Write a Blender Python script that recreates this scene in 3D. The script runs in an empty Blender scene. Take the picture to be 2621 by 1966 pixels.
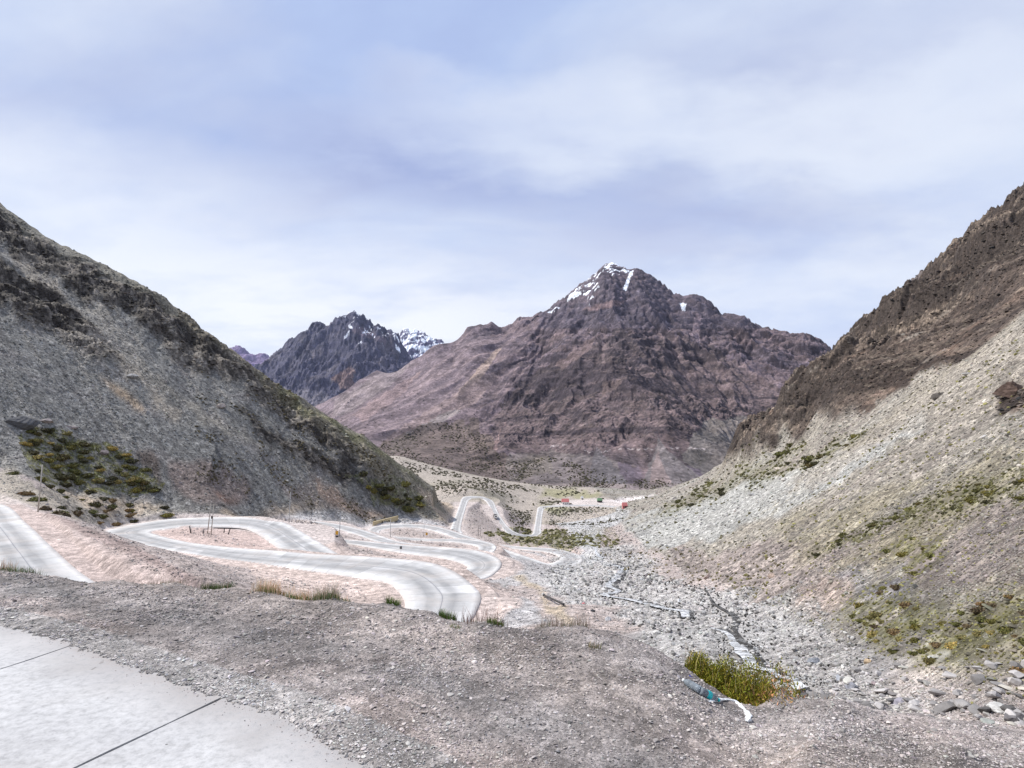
import bpy, math, random
import numpy as np
from mathutils import Vector

DET = 1.0                      # mesh density multiplier
random.seed(7)
RNG = np.random.default_rng(11)
sc = bpy.context.scene
col = sc.collection

# ------------------------------------------------------------------ camera
F = 1430.0                     # focal length in photo pixels (2621 px wide)
PITCH = math.atan(167 / F)
CP, SP = math.cos(PITCH), math.sin(PITCH)
H0 = 1.9                       # camera height above the slab

def rat(v):                    # height / forward distance of a ray at picture row v
    cy = -(np.asarray(v, float) - 983) / F
    return (SP + cy * CP) / (CP - cy * SP)

def sof(u, v):                 # sideways / forward distance
    cy = -(np.asarray(v, float) - 983) / F
    return (np.asarray(u, float) - 1310.5) / F / (CP - cy * SP)

def at(u, v, D):
    return np.array([float(sof(u, v)) * D, D, H0 + float(rat(v)) * D])

def proj(x, y, z):             # world -> photo pixel
    zz = z - H0
    dep = np.maximum(y * CP + zz * SP, 1e-3)
    up = -y * SP + zz * CP
    return 1310.5 + F * x / dep, 983 - F * up / dep

cam = bpy.data.cameras.new('camera')
cam.sensor_width = 36
cam.lens = F / 2621 * 36
cam.clip_start = 0.05
cam.clip_end = 60000
co = bpy.data.objects.new('camera', cam)
col.objects.link(co)
co.location = (0, 0, H0)
co.rotation_euler = (math.pi / 2 + PITCH, 0, 0)
sc.camera = co

# ------------------------------------------------------------------ noise
def _hash(ix, iy, seed):
    h = (ix.astype(np.int64) * 374761393 + iy.astype(np.int64) * 668265263 + seed * 974634777) & 0xffffffff
    h = ((h ^ (h >> 13)) * 1274126177) & 0xffffffff
    h = (h ^ (h >> 16))
    return h

def gn(x, y, seed=0):          # gradient noise, about -1..1
    x = np.asarray(x, np.float64); y = np.asarray(y, np.float64)
    x0 = np.floor(x); y0 = np.floor(y)
    fx = (x - x0).astype(np.float32); fy = (y - y0).astype(np.float32)
    ux = fx * fx * fx * (fx * (fx * 6 - 15) + 10); uy = fy * fy * fy * (fy * (fy * 6 - 15) + 10)
    def g(dx, dy):
        h = _hash(x0 + dx, y0 + dy, seed)
        a = (h & 1023).astype(np.float32) * np.float32(2 * math.pi / 1024)
        return np.cos(a) * (fx - dx) + np.sin(a) * (fy - dy)
    a = g(0, 0); b = g(1, 0); c = g(0, 1); d = g(1, 1)
    return 1.5 * ((a + (b - a) * ux) * (1 - uy) + (c + (d - c) * ux) * uy)

def fbm(x, y, seed=0, o=4, gain=.5):
    t = 0; a = 1.0
    for i in range(o):
        t = t + a * gn(x * 2.03 ** i, y * 2.03 ** i, seed + i * 17); a *= gain
    return t

def ridged(x, y, seed=0, o=4, gain=.5):
    t = 0; a = 1.0
    for i in range(o):
        t = t + a * (1 - 2 * np.abs(gn(x * 2.07 ** i, y * 2.07 ** i, seed + i * 13))); a *= gain
    return t

def sstep(a, b, x):
    t = np.clip((x - a) / (b - a), 0, 1)
    return t * t * (3 - 2 * t)

def inpoly(px, py, poly):
    r = np.zeros(px.shape, bool)
    n = len(poly)
    j = n - 1
    for i in range(n):
        xi, yi = poly[i]; xj, yj = poly[j]
        c = ((yi > py) != (yj > py)) & (px < (xj - xi) * (py - yi) / (yj - yi + 1e-9) + xi)
        r ^= c
        j = i
    return r

# ------------------------------------------------------------------ RBF height model: ratio(s, ln y)
class RBF:
    def __init__(self, pts, ks=2.0):
        p = np.array(pts, float)
        s = p[:, 0] / p[:, 1]
        X = np.stack([s * ks, np.log(p[:, 1])], 1)
        w = (p[:, 2] - H0) / p[:, 1]
        keep = []
        seen = set()
        for i, q in enumerate(X):
            k = (round(q[0], 3), round(q[1], 3))
            if k not in seen:
                seen.add(k); keep.append(i)
        X = X[keep]; w = w[keep]
        n = len(X)
        d = np.sqrt(((X[:, None] - X[None]) ** 2).sum(2) + 1e-5)
        A = np.zeros((n + 3, n + 3))
        A[:n, :n] = d - np.eye(n) * 2e-3
        A[:n, n] = 1; A[:n, n + 1:] = X; A[n, :n] = 1; A[n + 1:, :n] = X.T
        self.c = np.linalg.solve(A, np.concatenate([w, [0, 0, 0]]))
        self.X = X; self.ks = ks; self.n = n
    def grid(self, sg, lg):     # evaluate on tensor grid
        out = np.zeros((len(lg), len(sg)))
        for i, l in enumerate(lg):
            d = np.sqrt((sg[:, None] * self.ks - self.X[None, :, 0]) ** 2 + (l - self.X[None, :, 1]) ** 2 + 1e-5)
            out[i] = d @ self.c[:self.n] + self.c[self.n] + self.c[self.n + 1] * sg * self.ks + self.c[self.n + 2] * l
        return out

def bilin(G, fi, fj):
    fi = np.clip(fi, 0, G.shape[0] - 1.001); fj = np.clip(fj, 0, G.shape[1] - 1.001)
    i = fi.astype(int); j = fj.astype(int); a = fi - i; b = fj - j
    return (G[i, j] * (1 - a) + G[i + 1, j] * a) * (1 - b) + (G[i, j + 1] * (1 - a) + G[i + 1, j + 1] * a) * b

# ------------------------------------------------------------------ road stations (edge pixel a, edge pixel b, height)
ST = [
 (-300,1273,-170,1266,-10.3),(-115,1298,0,1289,-11),(-80,1360,70,1340,-11.6),(-50,1425,130,1396,-12.2),(0,1505,220,1474,-13),
 (200,1600,350,1540,-13.8),(470,1660,560,1575,-14.8),(740,1690,800,1590,-15.7),(980,1690,940,1592,-16.3),
 (1190,1600,1025,1580,-16.6),(1225,1555,1035,1545,-16.7),(1234,1522,1030,1528,-16.8),(1214,1500,1018,1512,-16.9),
 (1170,1466,992,1491,-17.0),(1106,1440,955,1484,-17.1),(1011,1430,900,1477,-17.2),(916,1423,840,1470,-17.5),
 (790,1417,740,1458,-18),(700,1409,650,1449,-18.5),(600,1402,550,1437,-19.2),(488,1389,430,1412,-20.3),(420,1374,345,1394,-21),
 (392,1366,290,1380,-21.6),(388,1362,258,1366,-22),(400,1358,290,1353,-22.4),(440,1353,350,1341,-22.7),(488,1349,430,1329,-23),
 (570,1348,540,1324,-23.3),(620,1351,625,1324,-23.6),(650,1361,692,1328,-23.9),(675,1376,735,1340,-24.1),(700,1394,780,1365,-24.4),
 (724,1410,825,1392,-24.7),(745,1425,865,1417,-25),(800,1455,905,1440,-25.4),(890,1478,955,1455,-25.9),(1000,1490,1030,1462,-26.5),
 (1120,1493,1110,1466,-27),(1236,1484,1165,1463,-27.4),(1274,1461,1192,1456,-27.6),(1285,1444,1195,1451,-27.8),(1278,1430,1188,1447,-28),
 (1250,1417,1165,1438,-28.2),(1201,1406,1120,1428,-28.5),(1106,1399,1043,1418,-28.9),(1011,1393,960,1404,-29.3),(916,1384,890,1392,-29.6),
 (859,1379,835,1386,-29.8),(790,1372,760,1381,-30.0),(750,1365,690,1370,-30.3),(740,1358,675,1352,-30.6),(752,1351,710,1339,-30.9),
 (785,1349,760,1335,-31.1),(821,1349,815,1335,-31.3),(860,1354,885,1346,-31.6),(885,1361,930,1357,-31.9),(923,1373,985,1375,-32.5),
 (965,1388,1020,1386,-33),(1040,1404,1080,1394,-34),(1140,1416,1150,1402,-35),(1220,1422,1200,1408,-35.8),(1258,1415,1222,1406,-36.2),
 (1271,1404,1224,1402,-36.5),(1265,1393,1218,1398,-36.8),(1240,1386,1190,1392,-37.1),(1195,1380.5,1150,1387,-37.5),(1087,1379,1070,1384.5,-38.3),
 (1010,1373,990,1381,-39),(975,1366,940,1366,-39.4),(975,1358,950,1350,-39.8),(1000,1353,985,1344,-40.2),(1043,1350,1035,1341,-40.6),
 (1081,1353,1085,1343,-41),(1122,1363,1135,1352,-41.4),(1154,1374,1190,1370,-41.8),(1200,1393,1240,1386,-42.3),(1270,1425,1300,1408,-42.7),
 (1350,1449,1370,1432,-43),(1430,1454,1400,1443,-43.3),(1470,1449,1418,1439,-43.5),(1491,1438,1431,1432,-43.7),(1488,1425,1428,1423,-43.9),
 (1461,1413,1405,1415,-44.2),(1414,1404,1371,1410,-44.6),(1335,1399.5,1310,1404.5,-45.2),(1268,1393,1240,1397.5,-45.8),(1222,1387,1200,1391.5,-46.3),
 (1192,1373,1155,1379,-46.8),(1183,1362,1148,1364,-47.2),(1180,1350,1154,1350,-47.6),(1185,1325,1163,1325,-48.4),(1191,1305,1171,1305,-49),
 (1195,1292,1177,1288,-49.4),(1199,1283,1181,1277,-49.7),(1206,1278,1190,1271,-50),(1222,1276.5,1220,1270,-50.4),(1237,1279,1248,1274,-50.9),
 (1246,1287,1263,1284,-51.8),(1252,1297,1270,1300,-53),(1262,1318,1280,1320,-56),(1284,1351,1303,1351,-62),(1310,1372,1330,1366,-65),
 (1350,1379,1355,1369,-68),(1384,1366,1362,1366,-70),(1385,1350,1367,1350,-71),(1390,1310,1374,1310,-73),(1396,1301,1378,1299,-73.5),
 (1412,1298,1400,1295,-74),(1493,1295.5,1493,1292,-75),(1560,1298,1560,1294.5,-75.5),(1612,1304,1614,1299.5,-76)]

def catmull(P, n):
    P = np.asarray(P, float)
    out = []
    for i in range(len(P) - 1):
        p0 = P[max(i - 1, 0)]; p1 = P[i]; p2 = P[i + 1]; p3 = P[min(i + 2, len(P) - 1)]
        k = n[i]
        t = (np.arange(k) / k)[:, None]
        out.append(.5 * ((2 * p1) + (-p0 + p2) * t + (2 * p0 - 5 * p1 + 4 * p2 - p3) * t ** 2 + (-p0 + 3 * p1 - 3 * p2 + p3) * t ** 3))
    out.append(P[-1:])
    return np.concatenate(out)

def gpt(u, v, z):
    D = (z - H0) / rat(v)
    return [float(sof(u, v)) * D, D, z]
EA = np.array([gpt(a, b, z) for a, b, c, d, z in ST]); EB = np.array([gpt(c, d, z) for a, b, c, d, z in ST])
_mid = (EA + EB) / 2
seg = np.linalg.norm(np.diff(_mid, axis=0), axis=1)
nn = np.maximum(2, (seg / 1.2).astype(int))
RA = catmull(EA, nn); RB = catmull(EB, nn)
for _ in range(3):             # ease the profile
    for R_ in (RA, RB):
        R_[1:-1] = (R_[:-2] + 2 * R_[1:-1] + R_[2:]) / 4
RC = (RA + RB) / 2

# ------------------------------------------------------------------ ground control points
G = []
def add(*pts):
    for u, v, D in pts:
        G.append(at(u, v, D))
def addz(*pts):
    for x, y, z in pts:
        G.append(np.array([x, y, z], float))
# foreground bench
for s in np.arange(-1.5, 1.6, .25):
    for y in (1.5, 2.2, 3.0, 4.0):
        addz((s * y, y, -.03 if s < 0.3 else -.03 - .02 * (s - .3) * y))
CREST = [(-700,1425,10),(-400,1440,9.6),(-150,1448,9.3),(0,1455,9.1),(75,1466,8.9),(150,1474,8.8),(300,1481,8.6),(450,1490,8.4),(600,1502,8.2),(700,1514,8.0),
         (860,1530,7.7),(1000,1541,7.5),(1100,1562,7.2),(1250,1590,6.9),(1400,1601,6.8),(1480,1600,6.8),(1560,1613,6.7),(1650,1645,6.5),(1730,1692,6.2),
         (1790,1742,5.9),(1850,1792,5.5),(1900,1836,5.2),(1960,1850,5.1),(2010,1826,5.3),(2060,1790,5.55),(2130,1795,5.6),(2200,1805,5.6),(2350,1830,5.5),
         (2500,1850,5.4),(2621,1872,5.3),(2900,1900,5.2),(3200,1910,5.2)]
add(*CREST)
for u, v, D in CREST:
    p = at(u, v, D)
    G.append(np.array([p[0] * .80, p[1] * .80, p[2] * .5 - .02]))
    if u < 2050: G.append(np.array([p[0] * 1.12, p[1] * 1.12, p[2] - (.55 if u < 1700 else .42 * max(0.0, min(1.0, (2075 - u) / 375)))]))
for s, y, z in [(-1.5,34,-9),(-1.1,33,-9.5),(-.75,30,-9.6),(-.45,30,-10.3),(-.2,30,-11.3),(0,28,-11),(.15,24,-9.3),(.25,19,-8),(.34,14,-6.2),(.42,11,-4.7),(.465,10.2,-3.9)]:
    addz((s * y, y, z), (s * y * .6, y * .6, z * .55 - .3))
# plateau beside the upper left leg, and its berm
add((-400,1240,125),(-150,1262,122),(20,1278,128),(97,1312,108),(200,1345,97),(270,1375,90),(350,1416,74.5),(450,1462,64.6),(520,1490,62),(300,1440,70),(250,1400,79),(180,1420,72))
# left bank (vegetated) above the plateau
add((-400,1185,145),(-150,1205,150),(0,1225,158),(60,1245,152),(150,1280,150),(230,1320,150),(330,1320,185),(430,1318,205),(120,1250,172),(250,1275,190))
# left foot and ridge
LF = [(-700,1090,165),(-400,1120,168),(-150,1160,172),(0,1195,180),(200,1265,196),(330,1295,208),(440,1310,216),(600,1312,236),(700,1308,262),(790,1318,285),(860,1333,300),(930,1338,322),
      (1000,1334,345),(1060,1330,362),(1110,1325,372),(1150,1335,375)]
LR = [(-700,130,400),(-400,290,380),(-200,408,376),(0,521,375),(63,566,375),(89,585,375),(136,617,375),(174,633,376),(221,655,376),(272,680,377),(316,703,377),(348,721,378),(421,759,378),(427,769,379),
      (484,807,379),(500,826,380),(563,873,381),(601,899,382),(661,948,383),(719,989,384),(774,1018,386),(810,1046,387),(853,1072,388),(900,1101,390),(933,1115,392),
      (962,1140,394),(998,1169,396),(1052,1206,400),(1088,1238,404),(1124,1258,410),(1150,1275,420)]
add(*LF); add(*LR)
fu = np.array([p[0] for p in LF]); ru = np.array([p[0] for p in LR])
lfp = np.array([at(*p) for p in LF]); lrp = np.array([at(*p) for p in LR])
lfs = lfp[:, 0] / lfp[:, 1]; lrs = lrp[:, 0] / lrp[:, 1]
for s in np.arange(-1.35, -.16, .06):
    y0 = np.interp(s, lfs, lfp[:, 1]); z0 = np.interp(s, lfs, lfp[:, 2]); y1 = np.interp(s, lrs, lrp[:, 1]); z1 = np.interp(s, lrs, lrp[:, 2])
    for t in (.15, .3, .45, .6, .75, .88):
        y = y0 + (y1 - y0) * t; z = z0 + (z1 - z0) * (t + .0 * math.sin(t * math.pi))
        addz((s * y, y, z))
    for dy, dz in ((12, -2), (60, -35), (160, -110), (330, -190)):
        zz = max(z1 + dz * (1 if z1 > 40 else .5), -55)
        addz((s * (y1 + dy), y1 + dy, zz))
# bank right of the near hairpins down to the stream
add((1300,1562,61),(1400,1588,53),(1300,1515,88),(1370,1525,82),(1320,1450,150),(1400,1470,130),(1450,1500,100),(1330,1430,175),(1430,1470,150),(1540,1455,165),(1500,1580,54))
# stream bed
SB = [(2085,1790,12.6),(2060,1780,14),(1980,1722,20),(1900,1660,31),(1850,1605,43),(1800,1550,58),(1700,1535,70),(1600,1530,80),(1550,1480,118),(1545,1440,165),(1520,1405,235),(1500,1375,310),(1490,1345,430),(1490,1318,610)]
add(*SB)
add((1650,1600,46),(1750,1650,32),(1560,1590,52),(1850,1700,24))
# right foot
RF = [(2950,1860,8.6),(2750,1855,8.8),(2621,1848,9),(2450,1815,10.5),(2300,1775,12.8),(2200,1745,15.5),(2100,1690,23),(2000,1615,40),(1900,1550,64),(1750,1475,132),(1650,1415,225),(1600,1365,340),(1570,1330,520),(1580,1308,690),(1600,1290,800)]
add(*RF)
rfp = np.array([at(*p) for p in RF])
RRIDGE = [(1640,1278,800),(1694,1256,810),(1800,1217,815),(1863,1171,820),(1903,1114,825),(1966,1074,830),(2029,1005,835),(2063,948,840),(2120,908,850),(2200,864,860),(2204,838,861),(2258,808,870),(2286,781,874),(2292,742,875),
          (2338,719,880),(2342,702,881),(2401,662,890),(2458,627,900),(2487,587,905),(2544,553,915),(2584,519,920),(2590,501,921),(2621,473,925),(2800,330,950),(3000,180,980),(3300,-50,1000)]
add(*RRIDGE)
rrp = np.array([at(*p) for p in RRIDGE]); rrs = rrp[:, 0] / rrp[:, 1]
yy = rfp[:, 1]
for s in np.arange(.2, 1.5, .06):
    y1 = np.interp(s, rrs, rrp[:, 1]); z1 = np.interp(s, rrs, rrp[:, 2])
    # foot crossing of this column
    ys = np.geomspace(8, 900, 600)
    xf = np.interp(ys, yy, rfp[:, 0]); zf = np.interp(ys, yy, rfp[:, 2])
    k = np.argmax(s * ys > xf)
    y0 = ys[k]
    base = zf + .63 * (s * ys - xf)
    b1 = np.interp(y1, ys, base)
    for y in np.geomspace(y0 * 1.25, y1 * .93, 9):
        b = np.interp(y, ys, base)
        w = ((y - y0) / (y1 - y0)) ** 1.3
        addz((s * y, y, b + (z1 - b1) * w))
    for dy, dz in ((25, -6), (120, -70), (300, -190), (450, -260)):
        addz((s * (y1 + dy), y1 + dy, max(z1 + dz, -85)))
# valley beyond the spur
add((998,1172,1000),(1052,1187,1000),(1106,1201,1000),(1178,1213,1000),(1250,1229,960),(1300,1240,950),(1340,1254,920),(1370,1272,860),(1300,1300,700),(1350,1322,610),(1340,1352,520),
    (1250,1248,760),(1190,1250,660),(1330,1285,790),(1230,1262,640),(1240,1320,500),(1225,1300,540),
    (1420,1302,730),(1500,1285,815),(1450,1272,915),(1550,1275,900),(1600,1286,825),(1650,1270,915),(1500,1263,985),(1420,1262,985),(1600,1260,1010),(1680,1257,1030),
    (1400,1243,1150),(1500,1247,1120),(1600,1249,1100),(1700,1246,1130),(1330,1236,1150),(1440,1320,680),(1430,1345,540),(1430,1385,330),(1540,1310,690),(1560,1340,430))
for u in range(700, 1900, 100):
    add((u, float(np.interp(u, [700,1000,1200,1330,1500,1900],[1150,1160,1212,1236,1246,1246])), 1400))
# roads pull the ground to their level
step = 5
for R_ in (RA, RB):
    for i in range(0, len(R_), step):
        if R_[i][1] > 40: G.append(R_[i] - np.array([0, 0, .05]))
ground_rbf = RBF(G)

# ------------------------------------------------------------------ fine ground grid: x = s*(y+Y0)
Y0 = 3.0
nc = int(1350 * DET)
sg = np.concatenate([np.linspace(-1.7, -1.02, 50)[:-1], np.linspace(-1.02, 1.03, nc), np.linspace(1.03, 1.7, 50)[1:]])
def seq(a, b, n): return np.geomspace(a + Y0, b + Y0, int(n * DET))[:-1] - Y0
yg = np.concatenate([seq(-1.6, 2, 20), seq(2, 10, 230), seq(10, 44, 110), seq(44, 430, 700), seq(430, 1001, 190), seq(1001, 1350, 50)])
SGm, YG = np.meshgrid(sg, yg)
XG = SGm * (YG + Y0)
sq = np.linspace(-2.0, 2.0, 520); lq = np.linspace(math.log(1.5), math.log(1420), 620)
RG = ground_rbf.grid(sq, lq)
yq = np.maximum(YG, 1.5)
scam = np.clip(XG / yq, -1.95, 1.95)
rho = bilin(RG, (np.log(yq) - lq[0]) / (lq[1] - lq[0]), (scam - sq[0]) / (sq[1] - sq[0]))
ZG = H0 + rho * yq
near0 = sstep(3.2, 2.2, YG)
ZG = ZG * (1 - near0) + (-.03) * near0

# roads cut and fill
dist = np.full(XG.shape, 99.0); zr = np.zeros(XG.shape); acr = np.zeros(XG.shape)
tan = np.gradient(RC, axis=0); tan[:, 2] = 0; tan /= np.linalg.norm(tan, axis=1)[:, None]
for i in range(0, len(RC)):
    c = RC[i]; t = tan[i]
    e = RA[i] - RB[i]; hw = np.linalg.norm(e[:2]) / 2
    n = np.array([-t[1], t[0]])
    R_ = hw + 12
    r0 = np.searchsorted(yg, c[1] - R_); r1 = np.searchsorted(yg, c[1] + R_)
    smin = min((c[0] - R_) / (c[1] - R_ + Y0), (c[0] - R_) / (c[1] + R_ + Y0)); smax = max((c[0] + R_) / (c[1] - R_ + Y0), (c[0] + R_) / (c[1] + R_ + Y0))
    c0 = np.searchsorted(sg, smin); c1 = np.searchsorted(sg, smax)
    if r1 <= r0 or c1 <= c0: continue
    X_ = XG[r0:r1, c0:c1] - c[0]; Y_ = YG[r0:r1, c0:c1] - c[1]
    a = X_ * t[0] + Y_ * t[1]; b = X_ * n[0] + Y_ * n[1]
    d = np.maximum(0, np.abs(b) - hw) + np.maximum(0, np.abs(a) - 2.6) * 3 + np.abs(a) * .02
    m = d < dist[r0:r1, c0:c1]
    dist[r0:r1, c0:c1][m] = d[m]; zr[r0:r1, c0:c1][m] = c[2]

UG, VG = proj(XG, np.maximum(YG, .3), ZG)      # picture position, used to place ground cover
def wob(amp, sc_, seed):
    return amp * fbm(UG / sc_, VG / sc_, seed, 3), amp * fbm(UG / sc_, VG / sc_, seed + 50, 3)
WU, WV = wob(22, 60, 3); W2U, W2V = wob(6, 12, 9)
PU = UG + WU + W2U; PV = VG + WV * .7 + W2V * .7
SU = UG + W2U * .5; SV = VG + W2V * .4
def zone(poly, y0=0, y1=1e5, soft=False):
    px, py = (SU, SV) if soft else (PU, PV)
    a = np.array(poly)
    m = np.zeros(XG.shape, bool)
    box = (YG >= y0) & (YG <= y1) & (px > a[:, 0].min()) & (px < a[:, 0].max()) & (py > a[:, 1].min()) & (py < a[:, 1].max())
    m[box] = inpoly(px[box], py[box], poly)
    return m

# --- zones of the ground
leftslope = (YG > 120) & (VG < np.interp(UG, fu, [p[1] for p in LF]) + 4) & (UG < 1160) & (YG < 560)
rfu = np.array([p[0] for p in RF])[::-1]; rfv = np.array([p[1] for p in RF])[::-1]
rx = np.interp(YG, yy, rfp[:, 0])
rightslope = (XG > rx + 1) & (YG > 8.5) & (XG > 0)
bedw = np.interp(YG, [10, 20, 40, 80, 160, 400, 700], [1.4, 2.6, 6, 11, 14, 25, 40])
sbp = np.array([at(*p) for p in SB])
sbx = np.interp(YG, sbp[:, 1], sbp[:, 0])
bed = (np.abs(XG - sbx) < bedw * (1 + .4 * gn(YG * .12, YG * 0, 5))) & (YG > 11) & (YG < 640)

rock = zone([(0,545),(60,590),(130,650),(210,690),(320,735),(430,780),(560,885),(700,990),(800,1055),(900,1125),(1010,1200),(990,1225),(870,1175),(740,1085),(650,1015),(520,930),(420,885),(300,800),(200,760),(90,690),(0,640),(-300,480),(-300,400)], 150, 520)
rock |= zone([(0,665),(100,745),(180,800),(240,855),(305,930),(265,940),(150,875),(60,825),(0,790),(-300,690),(-300,560)], 150, 520)
rock |= zone([(600,1045),(700,1095),(800,1150),(900,1215),(1010,1270),(1090,1310),(1030,1300),(930,1260),(850,1230),(740,1165),(640,1095)], 150, 520)
rock |= zone([(300,760),(420,830),(500,870),(560,930),(520,960),(430,900),(340,830)], 150, 520)
rrock = zone([(1850,1200),(1890,1115),(2010,990),(2110,890),(2190,800),(2280,700),(2621,400),(3400,-200),(3400,700),(2700,800),(2560,860),(2440,925),(2330,985),(2230,1045),(2140,1095),(2030,1130),(1960,1160),(1900,1205)], 150, 1300)
rrock |= zone([(2540,1000),(2700,960),(2700,1050),(2560,1042)], 60, 1300)
rrock |= (YG > 815) & (SGm > .25) & (VG < 1190) & (UG > 1860)

def blur(m, r):
    m = m.astype(np.float32)
    for ax in (0, 1, 0, 1):
        c = np.cumsum(np.concatenate([np.repeat(np.take(m, [0], ax), r + 1, ax), m, np.repeat(np.take(m, [-1], ax), r, ax)], ax), ax)
        a = np.take(c, range(2 * r + 1, c.shape[ax]), ax); b = np.take(c, range(0, c.shape[ax] - 2 * r - 1), ax)
        m = (a - b) / (2 * r + 1)
    return m
rk_s = blur(rock, int(9 * DET)); rr_s = blur(rrock & rightslope, int(12 * DET)); ls_s = blur(leftslope, int(8 * DET)); rs_s = blur(rightslope, int(8 * DET)); bed_s = blur(bed, int(5 * DET))
def ground_z(x, y):
    x = np.asarray(x, float); y = np.asarray(y, float)
    fi = np.interp(y, yg, np.arange(len(yg))); fj = np.interp(x / (y + Y0), sg, np.arange(len(sg)))
    return bilin(ZG, fi, fj)
def hit(u, v, ymin=1.0, ymax=1300.0):     # first ground point seen at a picture position
    ys = np.geomspace(ymin, ymax, 6000)
    xs = float(sof(u, v)) * ys; zs = H0 + float(rat(v)) * ys
    gz = ground_z(xs, ys)
    k_ = np.argmax(gz >= zs)
    if not (gz >= zs).any(): k_ = len(ys) - 1
    return np.array([xs[k_], ys[k_], gz[k_]])
S1 = [(1550,1448,5),(1588,1455,6),(1575,1480,9),(1560,1500,9),(1580,1515,8),(1548,1525,11),(1600,1535,10),(1660,1550,10),(1715,1562,11),(1745,1568,12),(1757,1585,10)]
S2 = [(1820,1612,6),(1860,1625,14),(1878,1650,22),(1900,1672,40),(1912,1695,34),(1940,1720,22),(1985,1738,20),(2030,1752,24),(2060,1778,30)]
S3 = [(1640,1475,3),(1690,1490,5),(1740,1497,5),(1800,1510,8),(1815,1530,14),(1840,1555,24),(1880,1580,36),(1880,1600,34),(1886,1622,26),(1900,1645,22),(1950,1665,12)]
S4 = [(1490,1395,5),(1520,1402,7),(1530,1420,7),(1552,1430,6)]
sdist = np.full(XG.shape, 99.0)
SP3 = {}
for nm_, S_ in (('a', S1), ('b', S2), ('c', S3), ('d', S4)):
    P_ = np.array([hit(u, v, 9.5) for u, v, w_ in S_]); SP3[nm_] = P_
    Wm = np.array([w_ for u, v, w_ in S_]) * P_[:, 1] / F / 2
    Q_ = catmull(np.concatenate([P_, Wm[:, None]], 1), [10] * (len(P_) - 1))
    for c in Q_:
        R_ = 4 + c[3] * 2
        r0 = np.searchsorted(yg, c[1] - R_); r1 = np.searchsorted(yg, c[1] + R_)
        c0 = np.searchsorted(sg, (c[0] - R_) / (c[1] + Y0)); c1 = np.searchsorted(sg, (c[0] + R_) / (c[1] + Y0))
        if r1 <= r0 or c1 <= c0: continue
        d = np.hypot(XG[r0:r1, c0:c1] - c[0], YG[r0:r1, c0:c1] - c[1]) - c[3] * 1.5
        sdist[r0:r1, c0:c1] = np.minimum(sdist[r0:r1, c0:c1], d)
calm = sstep(0, 1.5, sdist)
# --- displacement
fall_l_p = .47 * XG + .884 * YG; fall_l_q = .884 * XG - .47 * YG
base_amp = np.clip((YG - 6) / 60, 0, 1) * np.clip(dist / 6, 0, 1)
dz = np.zeros(XG.shape)
dz += .022 * fbm(XG * .9, YG * .9, 1, 4) * sstep(3, 5, YG) * (YG < 60)
dz += .012 * fbm(XG * 7, YG * 7, 2, 3) * sstep(2.0, 3.0, YG) * (YG < 30)
dz += base_amp * .35 * fbm(XG * .11, YG * .11, 4, 5, .55)
mid = (YG > 40)
sl = (leftslope | rightslope)
dz += np.maximum(ls_s, rs_s) * mid * base_amp * 1.0 * fbm(XG * .02, YG * .02, 8, 4)
# down-slope runnels
dz += ls_s * (1.1 * gn(fall_l_p * .05, fall_l_q * .006, 21) + .45 * gn(fall_l_p * .17, fall_l_q * .012, 22))
dz += rs_s * np.clip((YG - 12) / 80, 0, 1) * (1.4 * gn(YG * .035, XG * .006, 23) + .5 * gn(YG * .12, XG * .012, 24))
rk = ridged(XG * .028 + YG * .01, YG * .04, 31, 5, .6)
rk2 = ridged(XG * .11, YG * .11, 37, 3, .6)
dz += rk_s * (3.8 * np.clip(rk, -.5, 2) + 2.2 * (sstep(.3, .6, (fall_l_q * .06 + ZG * .05 + .8 * gn(XG * .03, YG * .03, 39)) % 1) - .5) + .5 * ridged(XG * .3, YG * .3, 38, 2) - .8) * sstep(150, 200, YG)
strata = ((ZG - .22 * XG + 14 * gn(XG * .008, YG * .008, 41)) / 34.0) % 1
dz += rr_s * (7 * np.clip(ridged(XG * .0075, YG * .009, 34, 3, .5), -.5, 2) + 8 * np.clip(ridged(XG * .02, YG * .026, 33, 5, .58), -.6, 2) + 14 * sstep(.2, .5, strata) * (1 - sstep(.62, 1.0, strata)) + 1.5 * rk2 - 6) * sstep(120, 350, YG)
dz += bed_s * .22 * fbm(XG * .6, YG * .6, 45, 3) * np.clip(YG / 40, 0, 1)
# large plants ground lumpiness on right slope near
dz += rs_s * sstep(120, 60, YG) * .10 * fbm(XG * .8, YG * .8, 46, 3)
ZG = ZG + dz * calm
def hold(ZZ, cols, pts_s, pts_r, y0, y1, yfull):
    rr_ = (ZZ - H0) / np.maximum(YG, 1)
    sc_ = XG / np.maximum(YG, 1)
    sel = (YG > y0) & (YG < y1) & cols
    rm = np.where(sel, rr_, -9); k_ = rm.argmax(0); jj = np.arange(ZZ.shape[1]); act = rm[k_, jj]; ss = sc_[k_, jj]
    ok = act > -5
    diff = np.where(ok, np.interp(ss, pts_s, pts_r) - act, 0)
    w_ = 21; ker = np.ones(w_) / w_
    diff = np.convolve(np.pad(diff, w_ // 2, 'edge'), ker, 'valid')
    return ZZ + diff[None] * YG * sstep(y0, yfull, YG) * ok[None]
for _ in range(2):
    ZG = hold(ZG, (SGm > .26), rrs, (rrp[:, 2] - H0) / rrp[:, 1], 420, 1100, 780)
    ZG = hold(ZG, (SGm < -.18), lrs, (lrp[:, 2] - H0) / lrp[:, 1], 255, 430, 370)
k = 2.0
lo = zr - .12 - np.maximum(0, dist - k) * .8; hi = zr - .12 + np.maximum(0, dist - k) * .9
ins = dist < 40
ZG = np.where(ins, np.clip(ZG, lo, hi), ZG)

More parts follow.
